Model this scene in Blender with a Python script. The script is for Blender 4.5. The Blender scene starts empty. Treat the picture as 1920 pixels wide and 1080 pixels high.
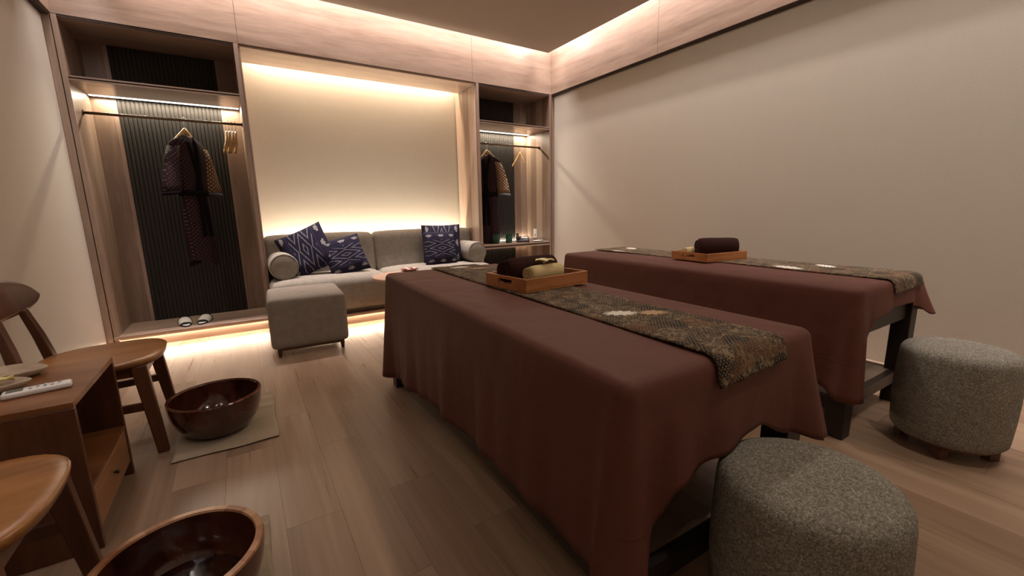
import bpy, bmesh, math, random
from mathutils import Vector, Matrix
random.seed(7)
S = bpy.context.scene
COL = S.collection
PI = math.pi

# ------------------------------------------------------------------ camera
cam = bpy.data.cameras.new('camera')
cam.sensor_width = 36.0
cam.lens = 14.7765
cam.clip_start = 0.02
co = bpy.data.objects.new('camera', cam)
COL.objects.link(co)
CR = Vector((0.8399963, -0.5422840, -0.0182820))
CU = Vector((0.1143220, 0.1439460, 0.9829598))
CF = Vector((0.5304117, 0.8277727, -0.1829091))
co.matrix_world = Matrix(((CR.x, CU.x, -CF.x, -3.514419), (CR.y, CU.y, -CF.y, -4.482066),
                          (CR.z, CU.z, -CF.z, 1.061687), (0, 0, 0, 1)))
S.camera = co

# ------------------------------------------------------------------ world, exposure
w = bpy.data.worlds.new('world')
S.world = w
w.use_nodes = True
w.node_tree.nodes['Background'].inputs[0].default_value = (0.02, 0.018, 0.016, 1)
w.node_tree.nodes['Background'].inputs[1].default_value = 0.3
S.view_settings.view_transform = 'Standard'
S.view_settings.look = 'None'
S.view_settings.gamma = 1.0
S.view_settings.use_curve_mapping = False
S.view_settings.exposure = 0.0

# ------------------------------------------------------------------ room numbers (metres)
XL, XR = -4.452, 0.0          # faces of the wooden bulkheads left and right
WALL_L, WALL_R = -4.505, 0.05
YN = -5.7                     # wall behind the camera
ZB = 2.484                    # underside of the bulkheads
ZC = 2.877                    # dropped ceiling panel
GAP = 0.20                    # light gap around the ceiling panel
DEP = 0.52                    # depth of the wardrobes
ZP = 0.110                    # top of the low platform
NL, NR = -3.343, -1.077       # sofa niche

# ------------------------------------------------------------------ strip lights of the room
COVE = (1.0, 0.87, 0.84)
DOWN = (1.0, 0.88, 0.75)
WARM = (1.0, 0.75, 0.54)
SOFA = (1.0, 0.84, 0.66)
WHITE = (1.0, 0.86, 0.66)

def strip(name, loc, sx, sy, power, color, rot=(0, 0, 0), spread=PI):
    l = bpy.data.lights.new(name, 'AREA')
    l.shape = 'RECTANGLE'
    l.size, l.size_y = sx, sy
    l.energy = power
    l.color = color
    l.spread = spread
    o = bpy.data.objects.new(name, l)
    o.location = loc
    o.rotation_euler = rot
    COL.objects.link(o)
    return o

# cove strips above the bulkheads, shining down between bulkhead and ceiling panel
CZ = 3.13
strip('cove_light', ((XL + XR) / 2, -0.12, CZ), XR - XL - .1, .14, 46, COVE)
strip('cove_light', ((XL + XR) / 2, -0.055, CZ), XR - XL - .8, .016, 28, COVE, spread=1.0)
strip('cove_light', (-0.12, YN / 2, CZ), .14, -YN - .3, 66, COVE)
strip('cove_light', (-0.075, YN / 2, CZ), .016, -YN - .3, 20, COVE, spread=1.0)
strip('cove_light', (XL + 0.12, YN / 2, CZ), .14, -YN - .3, 30, COVE)
strip('cove_light', ((XL + XR) / 2, YN + 0.16, CZ), XR - XL - .3, .10, 8, COVE)
# sofa niche: strip above the soffit gap (down) and strip behind the sofa back (up)
strip('niche_top_light', ((NL + NR) / 2, 0.465, ZB + .12), NR - NL - .08, .03, 30, WARM)
strip('sofa_back_light', ((NL + NR) / 2, 0.445, 0.62), NR - NL - .04, .03, 46, SOFA, (PI, 0, 0))
# strips under the lip of the platform
TILT = (-PI / 4, 0, 0)
strip('platform_light', ((-4.44 + NL) / 2, 0.003, 0.0815), 1.08, .006, 5, WARM, TILT)
strip('platform_light', ((NL + NR) / 2, -0.312, 0.0815), NR - NL - .02, .006, 10, WARM, TILT)
strip('platform_light', ((NR + 0) / 2, 0.003, 0.0815), 1.0, .006, 5.5, WARM, TILT)
# strips under the wardrobe shelves
strip('shelf_light', (-3.90, DEP - .060, 2.037), 1.0, .012, 11, WHITE)
strip('shelf_light', (-0.55, DEP - .060, 2.047), 0.98, .012, 11, WHITE)
strip('shelf_light', (-0.55, DEP - .022, 0.655), 0.98, .010, 3, WHITE, (PI, 0, 0))
strip('shelf_light', (-0.55, DEP - .022, 0.578), 0.98, .010, 1.2, WARM)

# ------------------------------------------------------------------ mesh helpers
def link(name, bm, mat=None, parent=None, smooth=False, recalc=True):
    if recalc:
        bmesh.ops.recalc_face_normals(bm, faces=bm.faces[:])
    me = bpy.data.meshes.new(name)
    bm.to_mesh(me)
    bm.free()
    if mat:
        me.materials.append(mat)
    if smooth:
        for p in me.polygons:
            p.use_smooth = True
    o = bpy.data.objects.new(name, me)
    COL.objects.link(o)
    if parent:
        o.parent = parent
    return o

def tag(o, label, cat, group=None):
    o['label'] = label
    o['category'] = cat
    if group:
        o['group'] = group
    return o

def thing(name, label, cat, loc=(0, 0, 0), rz=0.0, group=None):
    o = bpy.data.objects.new(name, None)
    o.empty_display_size = 0.1
    COL.objects.link(o)
    o.location = loc
    o.rotation_euler = (0, 0, rz)
    return tag(o, label, cat, group)

def struct(o):
    o['kind'] = 'structure'
    return o

def instance(o, parent, loc=None, name=None):
    c = o.copy()
    COL.objects.link(c)
    c.parent = parent
    if loc is not None:
        c.location = loc
    return c

def copy_tree(o, parent=None):
    c = o.copy()
    COL.objects.link(c)
    c.parent = parent
    for ch in list(o.children):
        copy_tree(ch, c)
    return c

def box(bm, x0, x1, y0, y1, z0, z1):
    vs = [bm.verts.new(p) for p in ((x0, y0, z0), (x1, y0, z0), (x1, y1, z0), (x0, y1, z0),
                                    (x0, y0, z1), (x1, y0, z1), (x1, y1, z1), (x0, y1, z1))]
    for f in ((0, 3, 2, 1), (4, 5, 6, 7), (0, 1, 5, 4), (1, 2, 6, 5), (2, 3, 7, 6), (3, 0, 4, 7)):
        bm.faces.new([vs[i] for i in f])
    return vs

def B(name, x0, x1, y0, y1, z0, z1, mat, parent=None, bev=0.0, seg=2):
    bm = bmesh.new()
    box(bm, x0, x1, y0, y1, z0, z1)
    if bev:
        bmesh.ops.bevel(bm, geom=bm.edges[:], offset=bev, segments=seg, affect='EDGES', profile=.5)
    return link(name, bm, mat, parent)

def prism(bm, pts, z0, z1):
    """vertical prism from a 2-D outline"""
    a = [bm.verts.new((x, y, z0)) for x, y in pts]
    b = [bm.verts.new((x, y, z1)) for x, y in pts]
    n = len(pts)
    bm.faces.new(a[::-1])
    bm.faces.new(b)
    for i in range(n):
        bm.faces.new((a[i], a[(i + 1) % n], b[(i + 1) % n], b[i]))

def lathe(bm, prof, seg=40, cx=0, cy=0, ex=1.0, ey=1.0):
    rings = []
    for r, z in prof:
        if r < 1e-5:
            rings.append([bm.verts.new((cx, cy, z))])
        else:
            rings.append([bm.verts.new((cx + r * ex * math.cos(2 * PI * i / seg), cy + r * ey * math.sin(2 * PI * i / seg), z)) for i in range(seg)])
    for a, b in zip(rings, rings[1:]):
        if len(a) == 1 and len(b) == 1:
            continue
        for i in range(seg):
            j = (i + 1) % seg
            if len(a) == 1:
                bm.faces.new((a[0], b[i], b[j]))
            elif len(b) == 1:
                bm.faces.new((a[i], a[j], b[0]))
            else:
                bm.faces.new((a[i], a[j], b[j], b[i]))
    return rings

def tube(bm, pts, r, seg=8, caps=True):
    pts = [Vector(p) for p in pts]
    rs = r if isinstance(r, (list, tuple)) else [r] * len(pts)
    rings = []
    up = Vector((0.13, 0.21, 0.97))
    for i, p in enumerate(pts):
        d = (pts[min(i + 1, len(pts) - 1)] - pts[max(i - 1, 0)]).normalized()
        if abs(d.dot(up)) > .98:
            up = Vector((1, .1, 0))
        a = d.cross(up).normalized()
        b = a.cross(d).normalized()
        up = b
        rings.append([bm.verts.new(p + (a * math.cos(2 * PI * k / seg) + b * math.sin(2 * PI * k / seg)) * rs[i]) for k in range(seg)])
    for A, Bq in zip(rings, rings[1:]):
        for k in range(seg):
            bm.faces.new((A[k], A[(k + 1) % seg], Bq[(k + 1) % seg], Bq[k]))
    if caps:
        bm.faces.new(rings[0][::-1])
        bm.faces.new(rings[-1])

def bar(bm, p0, p1, w0, h0, w1=None, h1=None, up=(0, 0, 1)):
    """tapered bar with a rectangular section"""
    p0, p1 = Vector(p0), Vector(p1)
    w1 = w0 if w1 is None else w1
    h1 = h0 if h1 is None else h1
    d = (p1 - p0).normalized()
    u = Vector(up)
    a = d.cross(u).normalized()
    b = a.cross(d).normalized()
    r = []
    for p, w_, h_ in ((p0, w0, h0), (p1, w1, h1)):
        r.append([bm.verts.new(p + a * sx * w_ / 2 + b * sy * h_ / 2) for sx, sy in ((-1, -1), (1, -1), (1, 1), (-1, 1))])
    for k in range(4):
        bm.faces.new((r[0][k], r[0][(k + 1) % 4], r[1][(k + 1) % 4], r[1][k]))
    bm.faces.new(r[0][::-1])
    bm.faces.new(r[1])

def bevel(bm, off, seg=2):
    bmesh.ops.bevel(bm, geom=bm.edges[:], offset=off, segments=seg, affect='EDGES', profile=.5)

def soft_box(x0, x1, y0, y1, z0, z1, r=.05, crown=0.0, n=14, bulge=0.0):
    """rounded upholstered block"""
    bm = bmesh.new()
    bmesh.ops.create_cube(bm, size=2.0)
    bmesh.ops.subdivide_edges(bm, edges=bm.edges[:], cuts=n, use_grid_fill=True)
    cx, cy, cz = (x0 + x1) / 2, (y0 + y1) / 2, (z0 + z1) / 2
    a, b, c = (x1 - x0) / 2, (y1 - y0) / 2, (z1 - z0) / 2
    def warp(t, h):
        # put more vertices near the edges
        s = math.copysign(1, t)
        t = abs(t)
        return s * h * (1 - (1 - t) ** 1.8)
    for v in bm.verts:
        p = Vector((warp(v.co.x, a), warp(v.co.y, b), warp(v.co.z, c)))
        q = Vector((max(-a + r, min(a - r, p.x)), max(-b + r, min(b - r, p.y)), max(-c + r, min(c - r, p.z))))
        d = p - q
        if d.length > 1e-9:
            p = q + d.normalized() * r
        ux, uy, uz = p.x / a, p.y / b, p.z / c
        if p.z > 0:
            p.z += crown * (1 - ux ** 4) * (1 - uy ** 4) * uz
        p.y += bulge * (1 - ux ** 2) * (1 - uz ** 2) * uy
        p.x += bulge * (1 - uy ** 2) * (1 - uz ** 2) * ux
        v.co = p + Vector((cx, cy, cz))
    return bm

def lerp_pts(pts, x):
    if x <= pts[0][0]:
        return pts[0][1]
    for (a, fa), (b, fb) in zip(pts, pts[1:]):
        if x <= b:
            t = (x - a) / (b - a)
            t = t * t * (3 - 2 * t)
            return fa + (fb - fa) * t
    return pts[-1][1]

# ------------------------------------------------------------------ node helpers
class V:
    """a scalar node socket with arithmetic"""
    def __init__(s, nt, sock):
        s.nt, s.s = nt, sock
    def op(s, name, *args, clamp=False):
        n = s.nt.nodes.new('ShaderNodeMath')
        n.operation = name
        n.use_clamp = clamp
        for i, a in enumerate((s,) + args):
            if isinstance(a, V):
                s.nt.links.new(a.s, n.inputs[i])
            else:
                n.inputs[i].default_value = a
        return V(s.nt, n.outputs[0])
    def __add__(s, o): return s.op('ADD', o)
    __radd__ = __add__
    def __sub__(s, o): return s.op('SUBTRACT', o)
    def __rsub__(s, o): return (s * -1.0) + o
    def __mul__(s, o): return s.op('MULTIPLY', o)
    __rmul__ = __mul__
    def __truediv__(s, o): return s.op('DIVIDE', o)
    def abs(s): return s.op('ABSOLUTE')
    def sin(s): return s.op('SINE')
    def frac(s): return s.op('FRACT')
    def floor(s): return s.op('FLOOR')
    def lt(s, o): return s.op('LESS_THAN', o)
    def gt(s, o): return s.op('GREATER_THAN', o)
    def max(s, o): return s.op('MAXIMUM', o)
    def min(s, o): return s.op('MINIMUM', o)
    def sqrt(s): return s.op('SQRT')
    def atan2(s, o): return s.op('ARCTAN2', o)
    def ss(s, a, b):
        n = s.nt.nodes.new('ShaderNodeMapRange')
        n.interpolation_type = 'SMOOTHSTEP'
        s.nt.links.new(s.s, n.inputs[0])
        n.inputs[1].default_value, n.inputs[2].default_value = a, b
        return V(s.nt, n.outputs[0])

class Mat:
    def __init__(s, name, rough=.5, spec=.5, color=(.5, .5, .5)):
        s.m = bpy.data.materials.new(name)
        s.m.use_nodes = True
        s.nt = s.m.node_tree
        s.b = s.nt.nodes['Principled BSDF']
        s.b.inputs['Roughness'].default_value = rough
        s.b.inputs['Specular IOR Level'].default_value = spec
        s.b.inputs['Base Color'].default_value = (*color, 1)
    def node(s, t, **kw):
        n = s.nt.nodes.new(t)
        for k, v in kw.items():
            setattr(n, k, v)
        return n
    def coord(s, kind='Object', scale=(1, 1, 1), rot=(0, 0, 0), rnd=0.0):
        t = s.node('ShaderNodeTexCoord')
        mp = s.node('ShaderNodeMapping')
        mp.inputs['Scale'].default_value = scale
        mp.inputs['Rotation'].default_value = rot
        src = t.outputs[kind]
        if rnd:
            oi = s.node('ShaderNodeObjectInfo')
            mul = s.node('ShaderNodeVectorMath', operation='SCALE')
            cmb = s.node('ShaderNodeCombineXYZ')
            for i in range(3):
                mm = s.node('ShaderNodeMath', operation='MULTIPLY')
                s.nt.links.new(oi.outputs['Random'], mm.inputs[0])
                mm.inputs[1].default_value = rnd * (1 + i * 1.7)
                s.nt.links.new(mm.outputs[0], cmb.inputs[i])
            add = s.node('ShaderNodeVectorMath', operation='ADD')
            s.nt.links.new(src, add.inputs[0])
            s.nt.links.new(cmb.outputs[0], add.inputs[1])
            src = add.outputs[0]
        s.nt.links.new(src, mp.inputs[0])
        return mp.outputs[0]
    def xyz(s, vec):
        n = s.node('ShaderNodeSeparateXYZ')
        s.nt.links.new(vec, n.inputs[0])
        return [V(s.nt, o) for o in n.outputs]
    def noise(s, vec, scale=5, detail=3, rough=.5, dist=0.0):
        n = s.node('ShaderNodeTexNoise')
        s.nt.links.new(vec, n.inputs['Vector'])
        n.inputs['Scale'].default_value = scale
        n.inputs['Detail'].default_value = detail
        n.inputs['Roughness'].default_value = rough
        n.inputs['Distortion'].default_value = dist
        return V(s.nt, n.outputs[0])
    def voro(s, vec, scale=5, feature='F1', out='Distance', rnd=1.0):
        n = s.node('ShaderNodeTexVoronoi', feature=feature)
        s.nt.links.new(vec, n.inputs['Vector'])
        n.inputs['Scale'].default_value = scale
        n.inputs['Randomness'].default_value = rnd
        return V(s.nt, n.outputs[out])
    def rgb(s, c):
        n = s.node('ShaderNodeRGB')
        n.outputs[0].default_value = (*c, 1)
        return n.outputs[0]
    def ramp(s, fac, stops):
        n = s.node('ShaderNodeValToRGB')
        s.nt.links.new(fac.s, n.inputs[0])
        e = n.color_ramp.elements
        while len(e) < len(stops):
            e.new(.5)
        for el, (p, c) in zip(e, stops):
            el.position = p
            el.color = (*c, 1)
        return n.outputs[0]
    def mix(s, fac, a, b, mode='MIX'):
        n = s.node('ShaderNodeMix', data_type='RGBA', blend_type=mode)
        n.clamp_factor = True
        if isinstance(fac, V):
            s.nt.links.new(fac.s, n.inputs[0])
        else:
            n.inputs[0].default_value = fac
        for i, c in ((6, a), (7, b)):
            if isinstance(c, tuple):
                n.inputs[i].default_value = (*c, 1)
            else:
                s.nt.links.new(c, n.inputs[i])
        return n.outputs[2]
    def base(s, col):
        s.nt.links.new(col, s.b.inputs['Base Color'])
        return s
    def bump(s, h, strength=.3, dist=.01):
        n = s.node('ShaderNodeBump')
        n.inputs['Strength'].default_value = strength
        n.inputs['Distance'].default_value = dist
        s.nt.links.new(h.s, n.inputs['Height'])
        s.nt.links.new(n.outputs[0], s.b.inputs['Normal'])
        return s
    def rand(s):
        n = s.node('ShaderNodeObjectInfo')
        return V(s.nt, n.outputs['Random'])

def wood(name, dark, mid, light, grain='Z', rough=.42, rnd=0.0, scale=1.0, bump=.05, spec=.5, boards=0.0):
    """wood grain running along one axis; boards > 0 gives glued-up staves of that width"""
    M = Mat(name, rough, spec)
    k = {'X': (.12, 1, 1), 'Y': (1, .12, 1), 'Z': (1, 1, .10)}[grain]
    v = M.coord('Object', tuple(a * scale for a in k), rnd=rnd)
    a = M.noise(v, 7, 5, .6, .6)
    b = M.noise(v, 46, 3, .6, .2)
    f = a * .7 + b * .3
    if boards:
        x, y, z = M.xyz(M.coord('Object'))
        c = {'X': z, 'Y': x, 'Z': x + y}[grain]
        cell = (c / boards).floor()
        h = ((cell * 12.9898).sin() * 43758.5).frac()
        f = f + (h - .5) * .34
    M.base(M.ramp(f, [(.33, dark), (.5, mid), (.67, light)]))
    M.bump(b, bump, .002)
    return M.m

def plain(name, color, rough=.5, spec=.5, metal=0.0, emit=0.0, noise=0.0):
    M = Mat(name, rough, spec, color)
    if metal:
        M.b.inputs['Metallic'].default_value = metal
    if noise:
        n = M.noise(M.coord(), 60, 4)
        M.base(M.mix(n, tuple(c * (1 - noise) for c in color), tuple(min(1, c * (1 + noise)) for c in color)))
    if emit:
        M.b.inputs['Emission Color'].default_value = (*color, 1)
        M.b.inputs['Emission Strength'].default_value = emit
    return M.m

def fabric(name, c1, c2, scale=260, rough=.95, bump=.35, sheen=.0, coarse=0.0):
    M = Mat(name, rough, .15)
    v = M.coord()
    a = M.noise(v, scale, 2, .7)
    f = a
    if coarse:
        f = a * .65 + M.noise(v, coarse, 3, .6) * .35
    M.base(M.ramp(f, [(.35, c1), (.65, c2)]))
    M.bump(a, bump, .002)
    if sheen:
        M.b.inputs['Sheen Weight'].default_value = sheen
        M.b.inputs['Sheen Roughness'].default_value = .5
    return M.m

# ------------------------------------------------------------------ materials
OAKD, OAKM, OAKL = (.205, .138, .099), (.300, .212, .158), (.385, .282, .216)
oak_v = wood('oak_laminate_vertical', OAKD, OAKM, OAKL, 'Z', .38, boards=.13)
oak_h = wood('oak_laminate_horizontal', OAKD, OAKM, OAKL, 'X', .30, scale=.8)
oak_y = wood('oak_laminate_depth', OAKD, OAKM, OAKL, 'Y', .34, scale=.8)
groove = plain('dark_groove', (.035, .018, .012), .7)

def floor_mat():
    M = Mat('oak_plank', .40, .4)
    v = M.coord('Object', (1, .09, 1), rnd=37.0)
    a = M.noise(v, 9, 3, .5, .5)
    b = M.noise(M.coord('Object', (1, .03, 1), rnd=37.0), 62, 2, .5, .1)
    f = a * .50 + b * .32 + M.rand() * .18
    M.base(M.ramp(f, [(.30, (.215, .136, .086)), (.48, (.285, .187, .122)), (.68, (.365, .252, .170))]))
    M.bump(b, .12, .0015)
    rg = b * .18 + .22
    M.nt.links.new(rg.s, M.b.inputs['Roughness'])
    return M.m
plank_m = floor_mat()

def wall_mat():
    M = Mat('beige_wallcovering', .85, .2)
    v = M.coord('Object', (1, 1, 1))
    a = M.noise(v, 180, 3, .7)
    b = M.noise(v, 9, 2, .5)
    M.base(M.ramp(a * .92 + b * .08, [(.35, (.50, .46, .39)), (.65, (.57, .525, .45))]))
    M.bump(a, .25, .002)
    return M.m
wall_m = wall_mat()
ceil_m = plain('ceiling_paint', (.38, .33, .285), .9, .2, noise=.03)
flute_m = plain('dark_fluted_board', (.030, .026, .023), .7, .2, noise=.1)
bronze = plain('bronze_metal', (.16, .105, .065), .38, .5, metal=.8)
led_m = plain('led_diffuser', (1.0, .93, .80), .5, emit=6.0)
sofa_m = fabric('grey_sofa_weave', (.20, .177, .147), (.315, .282, .236), 320, coarse=22)
otto_m = fabric('grey_ottoman_weave', (.195, .165, .133), (.28, .24, .197), 320, coarse=18)
darkwood = wood('dark_stained_wood', (.010, .006, .005), (.016, .009, .007), (.025, .014, .010), 'Z', .45)
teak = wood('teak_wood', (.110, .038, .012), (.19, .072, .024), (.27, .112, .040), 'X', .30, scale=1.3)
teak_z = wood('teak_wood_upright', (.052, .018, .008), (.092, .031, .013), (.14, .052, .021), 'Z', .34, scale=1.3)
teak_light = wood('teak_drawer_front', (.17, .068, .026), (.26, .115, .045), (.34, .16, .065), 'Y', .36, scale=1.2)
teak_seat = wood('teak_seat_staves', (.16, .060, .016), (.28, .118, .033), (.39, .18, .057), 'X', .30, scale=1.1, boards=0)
tray_m = wood('tray_beech', (.30, .105, .030), (.42, .165, .055), (.50, .21, .075), 'X', .35, scale=2.0)
towel_brown = fabric('brown_terry', (.018, .006, .005), (.048, .016, .012), 420, bump=.9)
towel_cream = fabric('cream_terry', (.52, .40, .19), (.72, .58, .32), 420, bump=.7)
mat_m = fabric('linen_mat', (.31, .240, .162), (.41, .325, .228), 340, bump=.5, coarse=12)
white_plastic = plain('white_plastic', (.72, .70, .66), .35)
grey_plastic = plain('grey_plastic', (.30, .30, .30), .4)
lcd_m = plain('lcd_grey', (.14, .15, .13), .25)
black_plastic = plain('black_plastic', (.022, .018, .020), .35)
black_trim = plain('black_trim', (.012, .011, .010), .7)
slipper_m = fabric('white_slipper_cloth', (.60, .58, .52), (.72, .70, .64), 300)
hanger_m = wood('hanger_wood', (.42, .24, .09), (.56, .34, .14), (.66, .43, .20), 'Y', .35, scale=3)
chrome = plain('steel', (.5, .48, .45), .3, metal=1.0)

def cover_mat():
    M = Mat('brown_satin_cover', .62, .3)
    v = M.coord()
    x, y, z = M.xyz(v)
    a = M.noise(v, 500, 2, .6)
    M.base(M.ramp(a, [(.3, (.098, .032, .022)), (.7, (.130, .044, .031))]))
    # ironed fold lines and loose wrinkles
    def ln(c, w):
        return 1.0 - c.abs().ss(0.0, w)
    cr = ln(z - .37, .006) + ln(y - .42, .006) + ln(y + .22, .006) + ln(x - .12, .005)
    wr = M.noise(v, 3.0, 2, .5, .6)
    wr2 = M.noise(v, 9.0, 2, .5, .4)
    M.bump(wr * 1.2 + wr2 * .35 + cr * .05 + a * .01, .55, .02)
    return M.m
cover_m = cover_mat()

def tweed_mat():
    M = Mat('speckled_boucle', .95, .1)
    v = M.coord('Object')
    d = M.noise(v, 60, 2)
    mp = M.node('ShaderNodeVectorMath', operation='ADD')
    a = M.voro(v, 150, 'F1', 'Color')
    sp = M.node('ShaderNodeSeparateColor')
    n = M.node('ShaderNodeTexVoronoi')
    M.nt.links.new(v, n.inputs['Vector'])
    n.inputs['Scale'].default_value = 300
    M.nt.links.new(n.outputs['Color'], sp.inputs[0])
    r = V(M.nt, sp.outputs[0])
    h = M.noise(v, 420, 2, .7)
    f = r * .55 + h * .3 + d * .15
    M.base(M.ramp(f, [(.20, (.125, .110, .085)), (.40, (.215, .198, .165)), (.62, (.265, .245, .205)), (.80, (.40, .375, .32))]))
    M.bump(M.voro(v, 300) * -1.0 + h * .4, .5, .003)
    return M.m
tweed_m = tweed_mat()

def ikat_mat(name, half, rot=False):
    """dark blue woven cushion: bands of nested lozenges between rows of flowers"""
    M = Mat(name, .9, .15)
    v = M.coord()
    x, y, z = M.xyz(v)
    wob = (M.noise(v, 90, 2) - .5) * .05
    u = (z if rot else x) / half + wob
    t = (x if rot else z) / half + wob
    at = t.abs()
    cu = ((u * .62 + .5).frac() - .5).abs() * 2.0
    ct = ((t * 1.9 + .5).frac() - .5).abs() * 2.0
    dia = cu * .9 + ct * .9
    ring = ((dia * 1.9).frac() - .5).abs()
    line = ring.lt(.11) * at.lt(.46)
    # rows of flowers
    fu = (u * 1.45 + .5).frac() - .5
    ft = (at - .70) * 1.45
    rr = (fu * fu * .8 + ft * ft * 3.6).sqrt()
    ang = ft.atan2(fu)
    flower = rr.lt((ang * 5.0).sin() * .04 + .20) * M.noise(v, 110, 1).gt(.40)
    bandedge = (at - .52).abs().lt(.012)
    n = M.noise(v, 420, 2)
    bg = M.mix(at.gt(.50), (.009, .008, .020), (.011, .008, .015))
    bg = M.mix(n, bg, (.018, .016, .036))
    c = M.mix(line * (n * .8 + .35), bg, (.20, .185, .20))
    c = M.mix(flower * (n * .7 + .3), c, (.34, .32, .32))
    c = M.mix(bandedge * .5, c, (.05, .04, .09))
    M.base(c)
    M.bump(n, .3, .002)
    return M.m

def batik_mat(name, leaves):
    """brown and gold batik; leaves = (u, v, a, b, angle, colour) printed shapes, in metres on the cloth"""
    M = Mat(name, .8, .2)
    t = M.node('ShaderNodeTexCoord')
    v = t.outputs['UV']
    # wandering coordinates
    nz = M.node('ShaderNodeTexNoise')
    M.nt.links.new(v, nz.inputs['Vector'])
    nz.inputs['Scale'].default_value = 18
    nz.inputs['Detail'].default_value = 2
    vm = M.node('ShaderNodeVectorMath', operation='MULTIPLY_ADD')
    M.nt.links.new(nz.outputs['Color'], vm.inputs[0])
    vm.inputs[1].default_value = (.09, .09, .09)
    M.nt.links.new(v, vm.inputs[2])
    q = vm.outputs[0]
    big = M.noise(v, 8.5, 2, .5, .8)
    f1 = M.voro(q, 25)
    fe = M.voro(q, 25, 'DISTANCE_TO_EDGE')
    swirl = ((f1 * 5.5).frac() - .5).abs().lt(.16)
    veins = fe.lt(.05)
    fine = M.voro(q, 110, 'DISTANCE_TO_EDGE').lt(.06)
    x, y, z = M.xyz(v)
    du, dv = ((x + y) * 75.0).frac() - .5, ((x - y) * 75.0).frac() - .5
    dots = (du * du + dv * dv).lt(.055)
    grain = M.noise(v, 300, 2)
    bg = M.ramp(big, [(.36, (.016, .011, .008)), (.45, (.048, .032, .020)), (.52, (.115, .076, .044)), (.57, (.050, .046, .038)), (.64, (.018, .013, .010))])
    dark_patch = big.lt(.45).max(big.gt(.60))
    c = M.mix(dots * dark_patch * .8, bg, (.30, .24, .15))
    c = M.mix(fine * (1.0 - dark_patch) * .55, c, (.018, .013, .010))
    c = M.mix(swirl * (big.gt(.46)) * .75, c, (.26, .18, .10))
    c = M.mix(veins * (1.0 - dark_patch * .75) * .85, c, (.30, .21, .12))
    c = M.mix((M.noise(v, 8.0, 1).gt(.60)) * .45, c, (.17, .075, .035))
    c = M.mix(grain * .35, c, (.015, .012, .010))
    for (u0, v0, a, b, an, colr) in leaves:
        ca, sa = math.cos(an), math.sin(an)
        px = ((x - u0) * ca + (y - v0) * sa) / a
        py = ((y - v0) * ca - (x - u0) * sa) / b
        r = (px * px + py * py).sqrt()
        th = py.atan2(px)
        e = r.lt((th * 13.0).sin() * .17 + .82 + (th * 2.0 + .6).sin() * .12)
        c = M.mix(e, c, colr)
    M.base(c)
    M.bump(grain, .25, .002)
    return M.m

def dots_mat(name, bg, dot, pitch, rad, dot2=None):
    M = Mat(name, .8, .2)
    v = M.coord()
    x, y, z = M.xyz(v)
    wob = (M.noise(v, 30, 2) - .5) * .012
    a, b = x + z + wob, x - z + wob
    fu, fv = (a / pitch).frac() - .5, (b / pitch).frac() - .5
    r = (fu * fu + fv * fv).sqrt()
    d = 1.0 - r.ss(rad - .08, rad + .04)
    c = M.mix(d, bg, dot)
    if dot2:
        c = M.mix(1.0 - r.ss(.05, .14), c, dot2)
    M.base(c)
    return M.m
robe_m = dots_mat('maroon_dotted_batik', (.014, .006, .007), (.17, .075, .075), .032, .17)
robe_dark = plain('robe_black_band', (.007, .005, .006), 1.0, .05)
sleeve_m = dots_mat('gold_dotted_batik', (.10, .052, .032), (.46, .31, .16), .034, .28, (.66, .52, .32))
cuff_m = plain('robe_blue_cuff', (.075, .085, .095), .8)

def bowl_mat(name, d, m, l, staves):
    M = Mat(name, .14, .6)
    v = M.coord('Object', (1, 1, .5))
    x, y, z = M.xyz(M.coord())
    a = M.noise(v, 9, 4, .6, .9)
    ang = (y.atan2(x) * staves / (2 * PI)).floor()
    h = ((ang * 12.99).sin() * 4375.5).frac()
    M.base(M.ramp(a * .8 + (h - .5) * .35 + .1, [(.25, d), (.5, m), (.75, l)]))
    M.b.inputs['Coat Weight'].default_value = .5
    M.b.inputs['Coat Roughness'].default_value = .08
    return M.m
bowl_m = bowl_mat('lacquered_bowl_wood', (.018, .0042, .0022), (.042, .0098, .0044), (.078, .021, .008), 9)
rim_m = bowl_mat('bowl_rim_wood', (.20, .080, .035), (.36, .17, .08), (.52, .30, .16), 34)
rim_dark = bowl_mat('bowl_rim_dark_wood', (.045, .012, .006), (.090, .026, .012), (.15, .05, .022), 20)
water_m = None
Mw = Mat('still_water', .03, .5, (.9, .93, .92))
Mw.b.inputs['Transmission Weight'].default_value = 1.0
Mw.b.inputs['IOR'].default_value = 1.33
nw = Mw.noise(Mw.coord(), 22, 2)
Mw.bump(nw, .5, .01)
water_m = Mw.m
Mg = Mat('green_glass', .06, .5, (.045, .17, .115))
Mg.b.inputs['Transmission Weight'].default_value = .75
Mg.b.inputs['IOR'].default_value = 1.45
Mg.bump(Mg.noise(Mg.coord(), 60, 2), .4, .004)
glass_m = Mg.m
petal_m = plain('frangipani_petal', (.80, .66, .26), .6)
petal_w = plain('frangipani_petal_edge', (.86, .78, .50), .6)
soap_m = plain('yellow_leaf', (.68, .56, .20), .55)
dish_m = wood('pale_dish_wood', (.30, .22, .15), (.40, .30, .21), (.48, .37, .27), 'X', .4, scale=2)
peach_top = wood('peach_table_top', (.40, .245, .16), (.50, .315, .215), (.56, .37, .26), 'X', .45)
cushion_black = plain('massage_mattress_vinyl', (.03, .02, .018), .5)

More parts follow.
